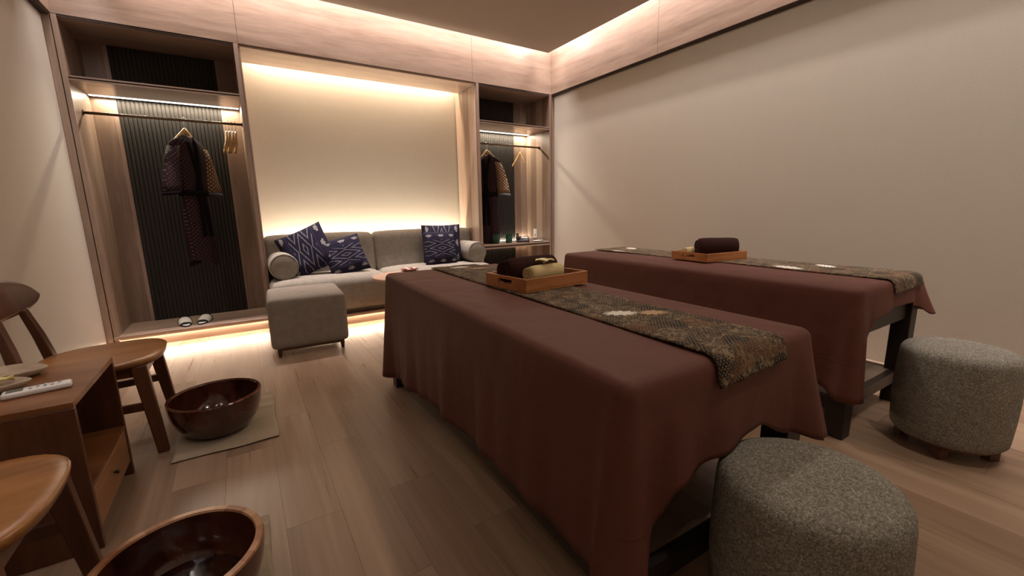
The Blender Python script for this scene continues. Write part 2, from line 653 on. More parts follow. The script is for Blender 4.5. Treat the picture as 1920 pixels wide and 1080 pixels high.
# ================================================================== SETTING
# floor with separate planks
fl = struct(B('floor', WALL_L, WALL_R + .03, YN, .6, -.06, -.006, plain('floor_joint', (.10, .062, .040), .8)))
PW, PLN = 0.18, 0.92
pbm = bmesh.new()
box(pbm, 0, PW - .0007, 0, PLN - .0008, -.008, 0)
proto = link('plank', pbm, plank_m, fl)
first = True
x = -3.134 - PW * 8
while x < WALL_R:
    y = YN - random.random() * PLN
    while y < 0.03:
        y0, y1 = max(y, YN), min(y + PLN, 0.03)
        x0, x1 = max(x, WALL_L), min(x + PW, WALL_R)
        if y1 - y0 > .02 and x1 - x0 > .01:
            o = proto if first else instance(proto, fl)
            first = False
            o.location = (x0, y0, 0)
            o.scale = ((x1 - x0) / PW, (y1 - y0) / PLN, 1)
        y += PLN
    x += PW

# side walls
wr = struct(B('wall_right', WALL_R, WALL_R + .08, YN, .6, 0, 3.25, wall_m))
wl = struct(B('wall_left', WALL_L - .08, WALL_L, YN, .6, 0, 3.25, wall_m))
wn = struct(B('wall_near', WALL_L - .08, WALL_R + .08, YN - .08, YN, 0, 3.25, wall_m))
wb = struct(B('wall_back', WALL_L - .08, WALL_R + .08, DEP + .02, DEP + .1, 0, 3.25, wall_m))
# ceiling: upper slab and dropped panel
ce = struct(B('ceiling', XL + GAP, XR - GAP, YN + GAP + .05, -GAP, ZC, ZC + .05, ceil_m))
struct(B('ceiling', WALL_L - .08, WALL_R + .08, YN - .08, .62, 3.20, 3.26, ceil_m))
for (px, py) in ((XL + .5, -.6), (XR - .5, -.6), (XL + .5, YN + .6), (XR - .5, YN + .6)):
    B('hanger_rod', px - .01, px + .01, py - .01, py + .01, ZC + .05, 3.20, chrome, ce)

# unseen ceiling downlights, added to brighten the beds and stools
def fill_downlight(label, x, y, power, r=.055):
    t = thing('fill_downlight', label, 'added ceiling light', (x, y, ZC), 0, 'added fill downlights')
    bm = bmesh.new()
    lathe(bm, [(r, -.002), (r + .018, -.002), (r + .018, -.008), (r, -.010), (r, -.002)], 32)
    link('ring', bm, white_plastic, t, True)
    bm = bmesh.new()
    lathe(bm, [(0, -.003), (r, -.003), (r, -.001), (0, -.001)], 32)
    link('lens', bm, led_m, t)
    l = bpy.data.lights.new('fill_lamp', 'AREA')
    l.shape = 'DISK'
    l.size = r * 2
    l.energy = power
    l.color = DOWN
    o = bpy.data.objects.new('fill_lamp', l)
    COL.objects.link(o)
    o.parent = t
    o.location = (0, 0, -.012)
    return t
fill_downlight('added unseen downlight above the gap between the beds', -1.70, -2.60, 14)
fill_downlight('added unseen downlight above the stools', -1.70, -4.60, 14)
fill_downlight('added unseen downlight behind the viewpoint', -3.45, -4.75, 3)

# wooden bulkheads: laminate panels with open joints
def bulkhead(n, pieces, mat, lip):
    t = bpy.data.objects.new('trim_%d' % n, None)
    COL.objects.link(t)
    struct(t)
    for p in pieces:
        B('panel', *p, mat, t)
    for p in lip:
        B('shadow_gap', *p, groove, t)
    return t
j = .0016
ft, zt = .02, 3.20
bulkhead(1, [(XL, NL + .003 - j, 0, ft, ZB, zt), (NL + .003 + j, -1.117 - j, 0, ft, ZB, zt), (-1.117 + j, XR, 0, ft, ZB, zt)], oak_h, [])
ys = [0.0, -1.617, -3.86, YN]
bulkhead(2, [(XR, WALL_R - .001, b + j, a - j, ZB, zt) for a, b in zip(ys, ys[1:])], oak_y, [(XR + .012, WALL_R - .001, YN, 0, ZB - .016, ZB)])
bulkhead(3, [(WALL_L + .001, XL, b + j, a - j, ZB, zt) for a, b in zip(ys, ys[1:])], oak_y, [(WALL_L + .001, XL - .012, YN, 0, ZB - .016, ZB)])
bulkhead(4, [(XL, XR, YN + .001, YN + .05, ZB, zt)], oak_h, [])
# upright trims between wardrobes and side walls
t5 = struct(B('trim_5', XL - .051, XL - .010, -.002, .03, 0, ZB - .017, oak_v))
t6 = struct(B('trim_6', XR + .008, XR + .048, -.002, .03, 0, ZB - .017, oak_v))

# ================================================================== WARDROBES
def flutes(par, x0, x1, z0, z1, yb, pitch=.029):
    """backing board and half-round ribs, each its own piece"""
    B('fluted_backing', x0, x1, yb - .008, yb, z0, z1, flute_m, par)
    n = int(round((x1 - x0) / pitch))
    p = (x1 - x0) / n
    bm = bmesh.new()
    prof = [(p * .5 - p * .46 * math.cos(PI * k / 6), -.008 * math.sin(PI * k / 6)) for k in range(7)]
    a = [bm.verts.new((u, v, 0)) for u, v in prof]
    b = [bm.verts.new((u, v, z1 - z0)) for u, v in prof]
    for k in range(6):
        bm.faces.new((a[k], a[k + 1], b[k + 1], b[k]))
    bm.faces.new(a[::-1])
    bm.faces.new(b)
    bm.faces.new((a[0], b[0], b[6], a[6]))
    s = link('slat', bm, flute_m, par, smooth=False)
    s.location = (x0, yb - .008, z0)
    for i in range(1, n):
        instance(s, par, (x0 + i * p, yb - .008, z0))

def shelf(par, x0, x1, z0, z1, y1, name='shelf'):
    """two thin boards with a dark channel between them at the front edge"""
    t = (z1 - z0)
    bm = bmesh.new()
    box(bm, x0, x1, 0.0, y1, z1 - t * .34, z1)
    box(bm, x0, x1, 0.0, y1, z0, z0 + t * .34)
    s = link(name, bm, oak_h, par)
    B('edge_channel', x0, x1, .008, y1 - .01, z0 + t * .34, z1 - t * .34, groove, s)
    return s

def wardrobe(name, label, x0, x1, px0, px1, zsh, low=None):
    """open wardrobe between outer faces x0 and x1"""
    t = thing(name, label, 'wardrobe')
    zt = ZB - .004
    pt = .030
    B('side_panel', x0, x0 + pt, .004, DEP, 0, zt, oak_v, t)
    B('side_panel', x1 - pt, x1, .004, DEP, 0, zt, oak_v, t)
    B('side_edge', x0, x0 + pt, -.001, .004, 0, zt, oak_v, t)
    B('side_edge', x1 - pt, x1, -.001, .004, 0, zt, oak_v, t)
    B('back_panel', x0 + pt, x1 - pt, DEP, DEP + .012, 0, zt, oak_v, t)
    top = B('top_panel', x0 + pt, x1 - pt, .012, DEP, zt - .018, zt - .002, oak_h, t)
    B('top_channel', x0 + pt, x1 - pt, .002, .012, zt - .014, zt, groove, t)
    # floor board and riser
    B('floor_board', x0, x1, -.020, DEP, ZP - .024, ZP, oak_h, t, .002, 1)
    B('riser', x0, x1, .010, .026, 0, ZP - .024, oak_h, t)
    flutes(t, px0, px1, ZP, zt - .018, DEP)
    s = shelf(t, x0 + pt, x1 - pt, zsh - .032, zsh, DEP - .012)
    B('led_strip', x0 + pt + .01, x1 - pt - .01, DEP - .080, DEP - .040, zsh - .034, zsh - .0325, led_m, s)
    # hanging rail
    bm = bmesh.new()
    tube(bm, [(x0 + pt, .22, 1.865), (x1 - pt, .22, 1.865)], .011, 12)
    r = link('rail', bm, bronze, t, True)
    for xx in (x0 + pt, x1 - pt - .006):
        bm = bmesh.new()
        lathe(bm, [(0, 0), (.022, 0), (.022, .006), (0, .006)], 16)
        bmesh.ops.rotate(bm, verts=bm.verts[:], cent=(0, 0, 0), matrix=Matrix.Rotation(PI / 2, 3, 'Y'))
        bmesh.ops.translate(bm, verts=bm.verts[:], vec=(xx, .22, 1.865))
        link('rail_socket', bm, bronze, r)
    if low:
        s2 = shelf(t, x0 + pt, x1 - pt, low - .052, low, DEP - .012, 'low_shelf')
        B('led_strip', x0 + pt + .01, x1 - pt - .01, DEP - .030, DEP - .014, low, low + .003, led_m, s2)
    return t

wardrobe('wardrobe', 'tall open oak wardrobe with dark ribbed back beside the left wall, slippers on its floor',
         XL - .004, NL - .003, -4.262, -3.528, 2.080)
wR = wardrobe('wardrobe', 'narrower open oak wardrobe in the room corner with a low shelf holding mugs and telephone',
              NR + .003, XR, -.870, -.242, 2.090, .643)

# ================================================================== SOFA NICHE
nw_ = thing('sofa_niche_lining', 'oak lining of the sofa niche: soffit and two cheeks framing the glowing beige wall', 'niche')
B('soffit', NL + .004, NR - .004, .004, .435, ZB - .024, ZB, oak_h, nw_)
B('cheek', NL - .001, NL + .012, .006, DEP, 0, ZB - .026, oak_v, nw_)
B('cheek', NR - .012, NR + .001, .006, DEP, 0, ZB - .026, oak_v, nw_)

pf = thing('sofa_platform', 'low oak platform with a glowing underside that carries the sofa', 'platform')
B('top_board', NL + .001, NR - .001, -.335, .005, ZP - .024, ZP - .004, oak_h, pf, .002, 1)
B('riser', NL + .001, NR - .001, -.305, -.289, 0, ZP - .024, oak_h, pf)
B('end_riser', NL + .001, NL + .016, -.289, .0, 0, ZP - .024, oak_y, pf)
B('end_riser', NR - .016, NR - .001, -.289, .0, 0, ZP - .024, oak_y, pf)
B('rear_board', NL + .013, NR - .013, .007, DEP, ZP - .024, ZP - .004, oak_h, pf)

sx0, sx1 = NL + .014, NR - .014
sm_ = (sx0 + sx1) / 2 - .075
so = thing('sofa', 'built-in grey fabric sofa with two seat and two back cushions in the niche', 'sofa')
link('base', soft_box(sx0, sx1, -.275, .38, ZP - .004, .20, .02, 0, 8), sofa_m, so, True)
for a, b in ((sx0, sm_ - .003), (sm_ + .003, sx1)):
    link('seat_cushion', soft_box(a, b, -.315, .30, .135, .452, .055, .028, 16, .010), sofa_m, so, True)
    bm = soft_box(a, b, .17, .345, .40, .85, .055, .012, 16, .014)
    for v in bm.verts:
        v.co.y += (v.co.z - .45) * .12
    link('back_cushion', bm, sofa_m, so, True)

def bolster(cx, label):
    bm = bmesh.new()
    L, R_ = .50, .122
    prof = [(0, 0), (R_ - .03, 0), (R_ - .012, .006), (R_ - .003, .018), (R_, .035)]
    prof += [(R_, .035 + (L - .07) * k / 4) for k in range(1, 5)]
    prof += [(R_ - .003, L - .018), (R_ - .012, L - .006), (R_ - .03, L), (0, L)]
    lathe(bm, prof, 36)
    bmesh.ops.rotate(bm, verts=bm.verts[:], cent=(0, 0, 0), matrix=Matrix.Rotation(-PI / 2, 3, 'X'))
    t = thing('bolster_cushion', label, 'cushion', (cx, -.17, .585), 0, 'bolsters at the sofa ends')
    link('cover', bm, sofa_m, t, True)
    bm = bmesh.new()
    ring = [(math.cos(2 * PI * k / 40) * (R_ - .008), .006, math.sin(2 * PI * k / 40) * (R_ - .008)) for k in range(41)]
    tube(bm, ring, .0035, 6, False)
    link('piping', bm, sofa_m, t, True)
    return t
bolster(sx0 + .125, 'round grey bolster cushion on the sofa beside the tall wardrobe')
bolster(sx1 - .125, 'round grey bolster cushion on the sofa beside the corner wardrobe')

def pillow(name, label, size, T, loc, rot, mat):
    """knife-edge scatter cushion standing in its local XZ plane"""
    h = size / 2
    n = 22
    bm = bmesh.new()
    grid = {}
    for side in (-1, 1):
        for i in range(n + 1):
            for k in range(n + 1):
                u, v = -1 + 2 * i / n, -1 + 2 * k / n
                edge = i in (0, n) or k in (0, n)
                if edge and side == 1:
                    grid[(1, i, k)] = grid[(-1, i, k)]
                    continue
                pin = 1 - .045 * (1 - u * u) * abs(v) ** 3
                pin2 = 1 - .045 * (1 - v * v) * abs(u) ** 3
                th = T / 2 * ((1 - u ** 4) * (1 - v ** 4)) ** .62
                th *= 1 + .05 * math.sin(u * 5 + v * 3)
                grid[(side, i, k)] = bm.verts.new((u * h * pin2, side * th, v * h * pin))
    for side in (-1, 1):
        for i in range(n):
            for k in range(n):
                f = [grid[(side, i, k)], grid[(side, i + 1, k)], grid[(side, i + 1, k + 1)], grid[(side, i, k + 1)]]
                if len(set(f)) == 4:
                    bm.faces.new(f)
    o = link(name, bm, mat, None, True)
    o.location = loc
    o.rotation_euler = rot
    tag(o, label, 'cushion', 'ikat cushions on the sofa')
    return o
ik1 = ikat_mat('ikat_upright', .24, True)
ik2 = ikat_mat('ikat_level', .20, False)
R_ = math.radians
pillow('scatter_cushion', 'large dark blue ikat cushion leaning at an angle beside the left bolster', .445, .14,
       (-2.975, .040, .705), (R_(-20), R_(-23), R_(-10)), ik1)
pillow('scatter_cushion', 'small dark blue ikat cushion tilted against the large one on the left of the sofa', .385, .13,
       (-2.645, -.045, .640), (R_(-20), R_(-12), R_(4)), ik2)
pillow('scatter_cushion', 'large dark blue ikat cushion standing behind a smaller one near the right bolster', .45, .14,
       (-1.545, .085, .688), (R_(-12), R_(0), R_(-14)), ik1)
pillow('scatter_cushion', 'small dark blue ikat cushion standing upright in front of the large right one', .395, .13,
       (-1.625, -.045, .645), (R_(-13), R_(1), R_(2)), ik2)

# ================================================================== OTTOMAN AND SIDE TABLE
ot = thing('ottoman', 'square grey upholstered ottoman on short tapered wooden legs in front of the sofa', 'ottoman', (-3.125, -.765, 0), R_(-3))
link('upholstered_block', soft_box(-.27, .27, -.285, .285, .068, .452, .035, .008, 14, .004), otto_m, ot, True)
B('base_frame', -.235, .235, -.25, .25, .050, .072, teak_z, ot)
for sx in (-1, 1):
    for sy in (-1, 1):
        bm = bmesh.new()
        lathe(bm, [(0, 0), (.011, 0), (.017, .05), (.017, .055), (0, .055)], 14, sx * .222, sy * .235)
        link('leg', bm, teak_z, ot, True)

st = thing('side_table', 'small round peach-topped side table standing between sofa and nearer bed', 'table', (-2.28, -.80, 0))
bm = bmesh.new()
lathe(bm, [(0, .475), (.29, .475), (.30, .480), (.30, .494), (.296, .50), (0, .50)], 48)
link('table_top', bm, peach_top, st, False)
bm = bmesh.new()
lathe(bm, [(0, .015), (.022, .015), (.022, .475), (0, .475)], 20)
link('stem', bm, bronze, st, True)
bm = bmesh.new()
lathe(bm, [(0, 0), (.17, 0), (.17, .012), (.03, .018), (0, .018)], 40)
link('base', bm, bronze, st, True)

ds = thing('trinket_dish', 'small round dish with red and white pieces on the peach side table', 'dish', (-2.165, -.545, .50))
bm = bmesh.new()
lathe(bm, [(0, 0), (.05, 0), (.085, .014), (.088, .017), (.083, .018), (.048, .006), (0, .005)], 32)
link('saucer', bm, plain('red_saucer', (.20, .055, .035), .3), ds, True)
for k in range(6):
    bm = bmesh.new()
    a = k * 1.05
    bmesh.ops.create_icosphere(bm, subdivisions=2, radius=.017)
    for v in bm.verts:
        v.co = Vector((v.co.x * 1.25, v.co.y, v.co.z * .6)) + Vector((.045 * math.cos(a), .045 * math.sin(a), .018))
    link('sweet', bm, plain('sweet_red', (.36, .10, .06), .35) if k % 2 else plain('sweet_white', (.72, .66, .56), .5), ds, True)

# ================================================================== BEDS
def make_cover(W, L, top, hem, flare, seed, corner):
    """draped cover: flat top, rounded edge, hanging skirt with folds.
    hem: dict side -> points (position 0..1, height); sides L, F, R, N"""
    rnd = random.Random(seed)
    r = .035
    per = []           # x, y, nx, ny, hem, arclength, side, pos
    def side(p0, p1, nrm, key, n):
        for i in range(n):
            t = i / n
            x, y = p0[0] + (p1[0] - p0[0]) * t, p0[1] + (p1[1] - p0[1]) * t
            per.append([x, y, nrm[0], nrm[1], lerp_pts(hem[key], t), key, t])
    def corn(cx, cy, a0, ha, hb, key):
        for i in range(10):
            a = a0 - PI / 2 * i / 10
            per.append([cx + r * math.cos(a), cy + r * math.sin(a), math.cos(a), math.sin(a), ha + (hb - ha) * i / 10, 'c' + key, i / 10])
    hx, hy = W / 2, L / 2
    # clockwise from the near left corner: left, far, right, near
    side((-hx, -hy + r), (-hx, hy - r), (-1, 0), 'L', 100)
    corn(-hx + r, hy - r, PI, hem['L'][-1][1], hem['F'][0][1], 'LF')
    side((-hx + r, hy), (hx - r, hy), (0, 1), 'F', 40)
    corn(hx - r, hy - r, PI / 2, hem['F'][-1][1], hem['R'][0][1], 'FR')
    side((hx, hy - r), (hx, -hy + r), (1, 0), 'R', 100)
    corn(hx - r, -hy + r, 0, hem['R'][-1][1], hem['N'][0][1], 'RN')
    side((hx - r, -hy), (-hx + r, -hy), (0, -1), 'N', 60)
    corn(-hx + r, -hy + r, -PI / 2, hem['N'][-1][1], hem['L'][0][1], 'NL')
    n = len(per)
    # arclength and folds
    s = 0
    arc = []
    for i in range(n):
        arc.append(s)
        a, b = per[i], per[(i + 1) % n]
        s += math.hypot(a[0] - b[0], a[1] - b[1])
    corners = {k: arc[[p[5] for p in per].index('c' + k)] + .027 for k in ('LF', 'FR', 'RN', 'NL')}
    ph = [rnd.random() * 6.28 for _ in range(6)]
    bm = bmesh.new()
    uvs = {}
    rows = []
    # inner top rings
    for q in (.0, .25, .5, .72, .86):
        ring = []
        for p in per:
            k = q
            x, y = p[0] * k, p[1] * (1 - (1 - k) * .62)
            if q == 0:
                x, y = 0, p[1] * .38
            zz = top + .004 * (1 - k) + .0015 * math.sin(x * 21 + ph[0]) * math.sin(y * 9 + ph[1])
            ring.append(bm.verts.new((x, y, zz)))
        rows.append(ring)
    bend = .028
    NR_ = 16
    for k in range(0, 6):
        a = PI / 2 * k / 5
        ring = [bm.verts.new((p[0] - p[2] * bend * (1 - math.sin(a)), p[1] - p[3] * bend * (1 - math.sin(a)), top - bend * (1 - math.cos(a)))) for p in per]
        rows.append(ring)
    for k in range(1, NR_ + 1):
        t = k / NR_
        ring = []
        for i, p in enumerate(per):
            key = p[5]
            drop = (top - bend - p[4])
            z = top - bend - drop * t
            A = flare.get(key[-1] if key[0] != 'c' else 'c', .01)
            g = A
            sgn = arc[i]
            fold = (math.sin(sgn * 2 * PI / .31 + ph[0]) * .5 + math.sin(sgn * 2 * PI / .17 + ph[1]) * .3 + math.sin(sgn * 2 * PI / .52 + ph[2]) * .6)
            out = .012 * t + g * fold * t ** 1.3
            for ck, cpos in corners.items():
                d = min(abs(arc[i] - cpos), s - abs(arc[i] - cpos))
                amp, wid = corner.get(ck, (.05, .07))
                out += amp * t ** 1.15 * math.exp(-(d / wid) ** 2)
                # hollow on either side of the corner cone
                out -= amp * .35 * t * math.exp(-((d - wid * 1.9) / (wid * .6)) ** 2)
            out = max(out, .002)
            ring.append(bm.verts.new((p[0] + p[2] * out, p[1] + p[3] * out, z)))
        rows.append(ring)
    for a, b in zip(rows, rows[1:]):
        for i in range(n):
            kx = (i + 1) % n
            bm.faces.new((a[i], a[kx], b[kx], b[i]))
    bmesh.ops.remove_doubles(bm, verts=bm.verts[:], dist=.0002)
    bmesh.ops.dissolve_degenerate(bm, edges=bm.edges[:], dist=.00005)
    return bm

def massage_bed(label, W, L, loc, rz):
    """dark wooden table: four legs, rails, stretchers, low shelf board, padded top"""
    t = thing('massage_bed', label, 'bed', loc, rz)
    hx, hy = W / 2 - .045, L / 2 - .045
    for sx in (-1, 1):
        for sy in (-1, 1):
            B('leg', sx * hx - .04, sx * hx + .04, sy * hy - .04, sy * hy + .04, 0, .58, darkwood, t, .003, 1)
    for sx in (-1, 1):
        B('side_rail', sx * hx - .018, sx * hx + .018, -hy + .04, hy - .04, .47, .58, darkwood, t)
        B('side_stretcher', sx * hx - .016, sx * hx + .016, -hy + .04, hy - .04, .12, .18, darkwood, t)
    for sy in (-1, 1):
        B('end_rail', -hx + .04, hx - .04, sy * hy - .018, sy * hy + .018, .47, .58, darkwood, t)
        B('end_stretcher', -hx + .04, hx - .04, sy * hy - .016, sy * hy + .016, .12, .18, darkwood, t)
    B('low_shelf', -hx + .016, hx - .016, -hy + .016, hy - .016, .163, .179, oak_y, t)
    link('mattress', soft_box(-W / 2 + .012, W / 2 - .012, -L / 2 + .012, L / 2 - .012, .58, .692, .03, 0, 8), cushion_black, t, True)
    return t

BZ = .70
b1 = dict(W=.77, L=1.96, loc=(-2.465, -2.965, 0), rz=R_(-2.2))
b2 = dict(W=.76, L=2.02, loc=(-.925, -2.815, 0), rz=R_(-1.2))
massage_bed('dark wooden massage bed under the nearer brown cover', **b1)
massage_bed('dark wooden massage bed under the brown cover along the right wall', **b2)
bm = make_cover(b1['W'], b1['L'], BZ,
                dict(L=[(0, .20), (.2, .22), (.5, .20), (.85, .12), (1, .07)], F=[(0, .07), (1, .10)], R=[(0, .12), (.7, .30), (1, .38)],
                     N=[(0, .385), (.12, .41), (.35, .475), (.62, .452), (.84, .43), (.90, .35), (1, .22)]),
                dict(L=.017, F=.012, R=.008, N=.021, c=.010), 3,
                dict(NL=(.055, .05), RN=(.05, .05), LF=(.05, .06), FR=(.05, .06)))
cv = link('bed_cover', bm, cover_m, None, True)
cv.location, cv.rotation_euler = b1['loc'], (0, 0, b1['rz'])
m_ = cv.modifiers.new('thickness', 'SOLIDIFY'); m_.thickness = .003; m_.offset = 1
tag(cv, 'dark brown cover draped over the nearer massage bed, hanging almost to the floor', 'bed cover')
bm = make_cover(b2['W'], b2['L'], BZ,
                dict(L=[(0, .20), (.05, .24), (.3, .20), (1, .14)], F=[(0, .14), (1, .14)], R=[(0, .15), (.6, .30), (1, .50)],
                     N=[(0, .50), (.08, .54), (.20, .575), (.55, .575), (.84, .55), (.91, .47), (1, .20)]),
                dict(L=.008, F=.012, R=.008, N=.007, c=.004), 11,
                dict(NL=(.04, .05), RN=(.06, .06), LF=(.05, .06), FR=(.05, .06)))
cv = link('bed_cover', bm, cover_m, None, True)
cv.location, cv.rotation_euler = b2['loc'], (0, 0, b2['rz'])
m_ = cv.modifiers.new('thickness', 'SOLIDIFY'); m_.thickness = .003; m_.offset = 1
tag(cv, 'dark brown cover draped over the massage bed along the right wall', 'bed cover')

def runner(label, bed, cx, W, drop, mat, skew=0.0):
    """batik runner lying along the bed, its near end hanging over the edge"""
    L = bed['L']
    z = BZ + .0085
    y_e = -L / 2 + .028
    rr = .036
    def column(u):
        pts = [(L / 2 - .015 - (L - .043) * k / 40, z) for k in range(41)]
        for k in range(1, 7):
            a = PI / 2 * k / 6 * .86
            pts.append((y_e - rr * math.sin(a), z - rr * (1 - math.cos(a))))
        y0, z0 = pts[-1]
        dr = drop * (1 - skew * u / W * 2)
        for k in range(1, 7):
            pts.append((y0 - dr * k / 6 * .26, z0 - dr * k / 6 * .96))
        return pts
    bm = bmesh.new()
    uvl = bm.loops.layers.uv.new('UVMap')
    nw = 12
    cols = []
    for i in range(nw + 1):
        u = -W / 2 + W * i / nw
        acc, col, prev = 0, [], None
        for (y, zz) in column(u):
            if prev:
                acc += math.hypot(y - prev[0], zz - prev[1])
            prev = (y, zz)
            lift = .0012 * math.sin(u * 40 + acc * 7) + .002
            col.append((bm.verts.new((cx + u, y, zz + lift)), (u, acc)))
        cols.append(col)
    for a, b in zip(cols, cols[1:]):
        for k in range(len(a) - 1):
            q = (a[k], a[k + 1], b[k + 1], b[k])
            f = bm.faces.new([v for v, _ in q])
            for lp, (_, uv) in zip(f.loops, q):
                lp[uvl].uv = uv
    o = link('bed_runner', bm, mat, None, True, recalc=False)
    o.location, o.rotation_euler = bed['loc'], (0, 0, bed['rz'])
    m = o.modifiers.new('thickness', 'SOLIDIFY')
    m.thickness = .005
    m.offset = 0
    return tag(o, label, 'bed runner')
WH = (.70, .66, .58)
PCH = (.46, .30, .18)
L1 = b1['L'] / 2
runner('brown and gold batik runner with white leaf motifs on the nearer bed', b1, .055, .300, .042,
       batik_mat('batik_near', [(-.035, 1.52, .034, .068, R_(-60), WH), (.060, 1.575, .030, .055, R_(-50), PCH),
                                (.0, .10, .034, .07, R_(-60), WH), (.085, .20, .03, .06, R_(-60), PCH)]), .20)
L2 = b2['L'] / 2
runner('dark batik runner with white leaf motifs on the bed along the right wall', b2, .135, .36, .035,
       batik_mat('batik_far', [(-.12, 1.52, .04, .10, R_(20), WH), (.09, 1.62, .04, .08, R_(50), WH), (.11, .14, .04, .08, R_(30), WH),
                               (-.13, .22, .03, .09, R_(10), WH), (-.13, .80, .03, .07, R_(10), WH)]), .15)

# ------------------------------------------------------------------ trays and towels
def tray(label, loc, rz, lx=.43, ly=.31, h=.052):
    t = thing('serving_tray', label, 'tray', loc, rz, 'towel trays on the beds')
    a, b, th = lx / 2, ly / 2, .012
    B('base', -a, a, -b, b, 0, .008, tray_m, t)
    for sy in (-1, 1):
        y = sy * (b - th / 2)
        B('long_side', -a, a, y - th / 2, y + th / 2, .008, h, tray_m, t, .002, 1)
    for sx in (-1, 1):
        x = sx * (a - th / 2)
        hh = .050
        bm = bmesh.new()
        box(bm, x - th / 2, x + th / 2, -b + th, b - th, .008, .022)
        box(bm, x - th / 2, x + th / 2, -b + th, b - th, h - .014, h)
        box(bm, x - th / 2, x + th / 2, -b + th, -hh, .022, h - .014)
        box(bm, x - th / 2, x + th / 2, hh, b - th, .022, h - .014)
        link('handle_side', bm, tray_m, t)
    return t

def towel_roll(name, label, R, L, loc, rz, mat, flat=.9, group=None):
    """rolled towel: thick spiral sheet"""
    bm = bmesh.new()
    turns = 3.2
    n = 90
    pitch = R / (turns + .45)
    sec = []
    th = pitch * .42
    for k in range(n + 1):
        t = k / n
        a = t * turns * 2 * PI
        r = pitch * (.45 + t * turns)
        sec.append((r * math.cos(a), r * math.sin(a) * flat, math.cos(a), math.sin(a)))
    outer, inner = [], []
    nl = 9
    for k in range(n + 1):
        x, z, cx, cz = sec[k]
        ro, ri = [], []
        for i in range(nl):
            y = -L / 2 + L * i / (nl - 1)
            e = 1.0 - .10 * (abs(2 * i / (nl - 1) - 1) ** 6)
            ro.append(bm.verts.new(((x + cx * th) * e, y, (z + cz * th * flat) * e)))
            ri.append(bm.verts.new(((x - cx * th) * e, y, (z - cz * th * flat) * e)))
        outer.append(ro)
        inner.append(ri)
    for k in range(n):
        for i in range(nl - 1):
            bm.faces.new((outer[k][i], outer[k + 1][i], outer[k + 1][i + 1], outer[k][i + 1]))
            bm.faces.new((inner[k][i], inner[k][i + 1], inner[k + 1][i + 1], inner[k + 1][i]))
        for i in (0, nl - 1):
            bm.faces.new((outer[k][i], inner[k][i], inner[k + 1][i], outer[k + 1][i]))
    for k in (0, n):
        for i in range(nl - 1):
            bm.faces.new((outer[k][i], outer[k][i + 1], inner[k][i + 1], inner[k][i]))
    o = link(name, bm, mat, None, True)
    o.location = (loc[0], loc[1], loc[2] + (R + th) * flat * 1.0)
    o.rotation_euler = (0, 0, rz)
    return tag(o, label, 'towel', group)

TZ = BZ + .0135
T1 = (-2.350, -2.885)
tray('orange wooden tray with cut-out handles on the nearer bed, holding brown and cream towels', (T1[0], T1[1], TZ), R_(5), .38, .30, .058)
towel_roll('rolled_towel', 'rolled dark brown towel in the tray on the nearer bed', .064, .29, (T1[0] - .020, T1[1] + .048, TZ + .009), R_(-84), towel_brown, .88, 'brown towel rolls')
towel_roll('rolled_hand_towel', 'small rolled cream towel with a flower on top, in the tray on the nearer bed', .041, .195, (T1[0] - .008, T1[1] - .062, TZ + .022), R_(-84), towel_cream, .9, 'cream towel rolls')
fc = B('folded_cloth', -.13, .13, -.055, .055, 0, .012, batik_mat('batik_tray', []), None, .004, 2)
fc.location, fc.rotation_euler = (T1[0] + .030, T1[1] - .075, TZ + .0085), (0, 0, R_(5))
tag(fc, 'folded patterned cloth under the cream towel in the nearer tray', 'cloth')
bm = bmesh.new()
bmesh.ops.create_icosphere(bm, subdivisions=3, radius=1)
for v in bm.verts:
    q = v.co.copy()
    n = 1 + .12 * math.sin(q.x * 9) * math.sin(q.y * 7 + 1)
    v.co = Vector((q.x * .034 * n, q.y * .028 * n, q.z * .017 * n + .017))
pch = link('small_pouch', bm, towel_brown, None, True)
pch.location = (T1[0] - .130, T1[1] - .085, TZ + .0085)
tag(pch, 'crumpled dark pouch at the front corner of the nearer tray', 'pouch')

fw_ = thing('frangipani_flower', 'cream yellow frangipani blossom lying on the cream towel roll', 'flower', (T1[0] + .000, T1[1] - .058, TZ + .105), .4)
for k in range(5):
    bm = bmesh.new()
    g = []
    for i in range(7):
        t = i / 6
        wd = .019 * math.sin(PI * min(1, t * .93 + .05)) ** .7
        zz = .004 + .010 * math.sin(t * PI * .8)
        g.append([bm.verts.new((.004 + .042 * t, s_ * wd + .006 * t * t, zz + abs(s_) * .004)) for s_ in (-1, -.5, 0, .5, 1)])
    for a, b in zip(g, g[1:]):
        for i in range(4):
            bm.faces.new((a[i], b[i], b[i + 1], a[i + 1]))
    bmesh.ops.rotate(bm, verts=bm.verts[:], cent=(0, 0, 0), matrix=Matrix.Rotation(2 * PI * k / 5, 3, 'Z'))
    p = link('petal', bm, petal_w if k % 2 else petal_m, fw_, True)
    m = p.modifiers.new('thickness', 'SOLIDIFY')
    m.thickness = .0015
bm = bmesh.new()
bmesh.ops.create_icosphere(bm, subdivisions=2, radius=.007, matrix=Matrix.Translation((0, 0, .005)))
link('flower_centre', bm, petal_m, fw_, True)

T2 = (-.860, -2.815)
tray('orange wooden tray with cut-out handles on the bed along the right wall', (T2[0], T2[1], TZ), R_(-7), .38, .29)
towel_roll('rolled_towel', 'rolled dark brown towel in the tray on the bed along the wall', .064, .25, (T2[0] + .03, T2[1] - .030, TZ + .009), R_(-128), towel_brown, .95, 'brown towel rolls')
towel_roll('rolled_hand_towel', 'rolled cream towel half hidden behind the brown one on the bed along the wall', .034, .18, (T2[0] - .015, T2[1] + .098, TZ + .009), R_(-104), towel_cream, .9, 'cream towel rolls')

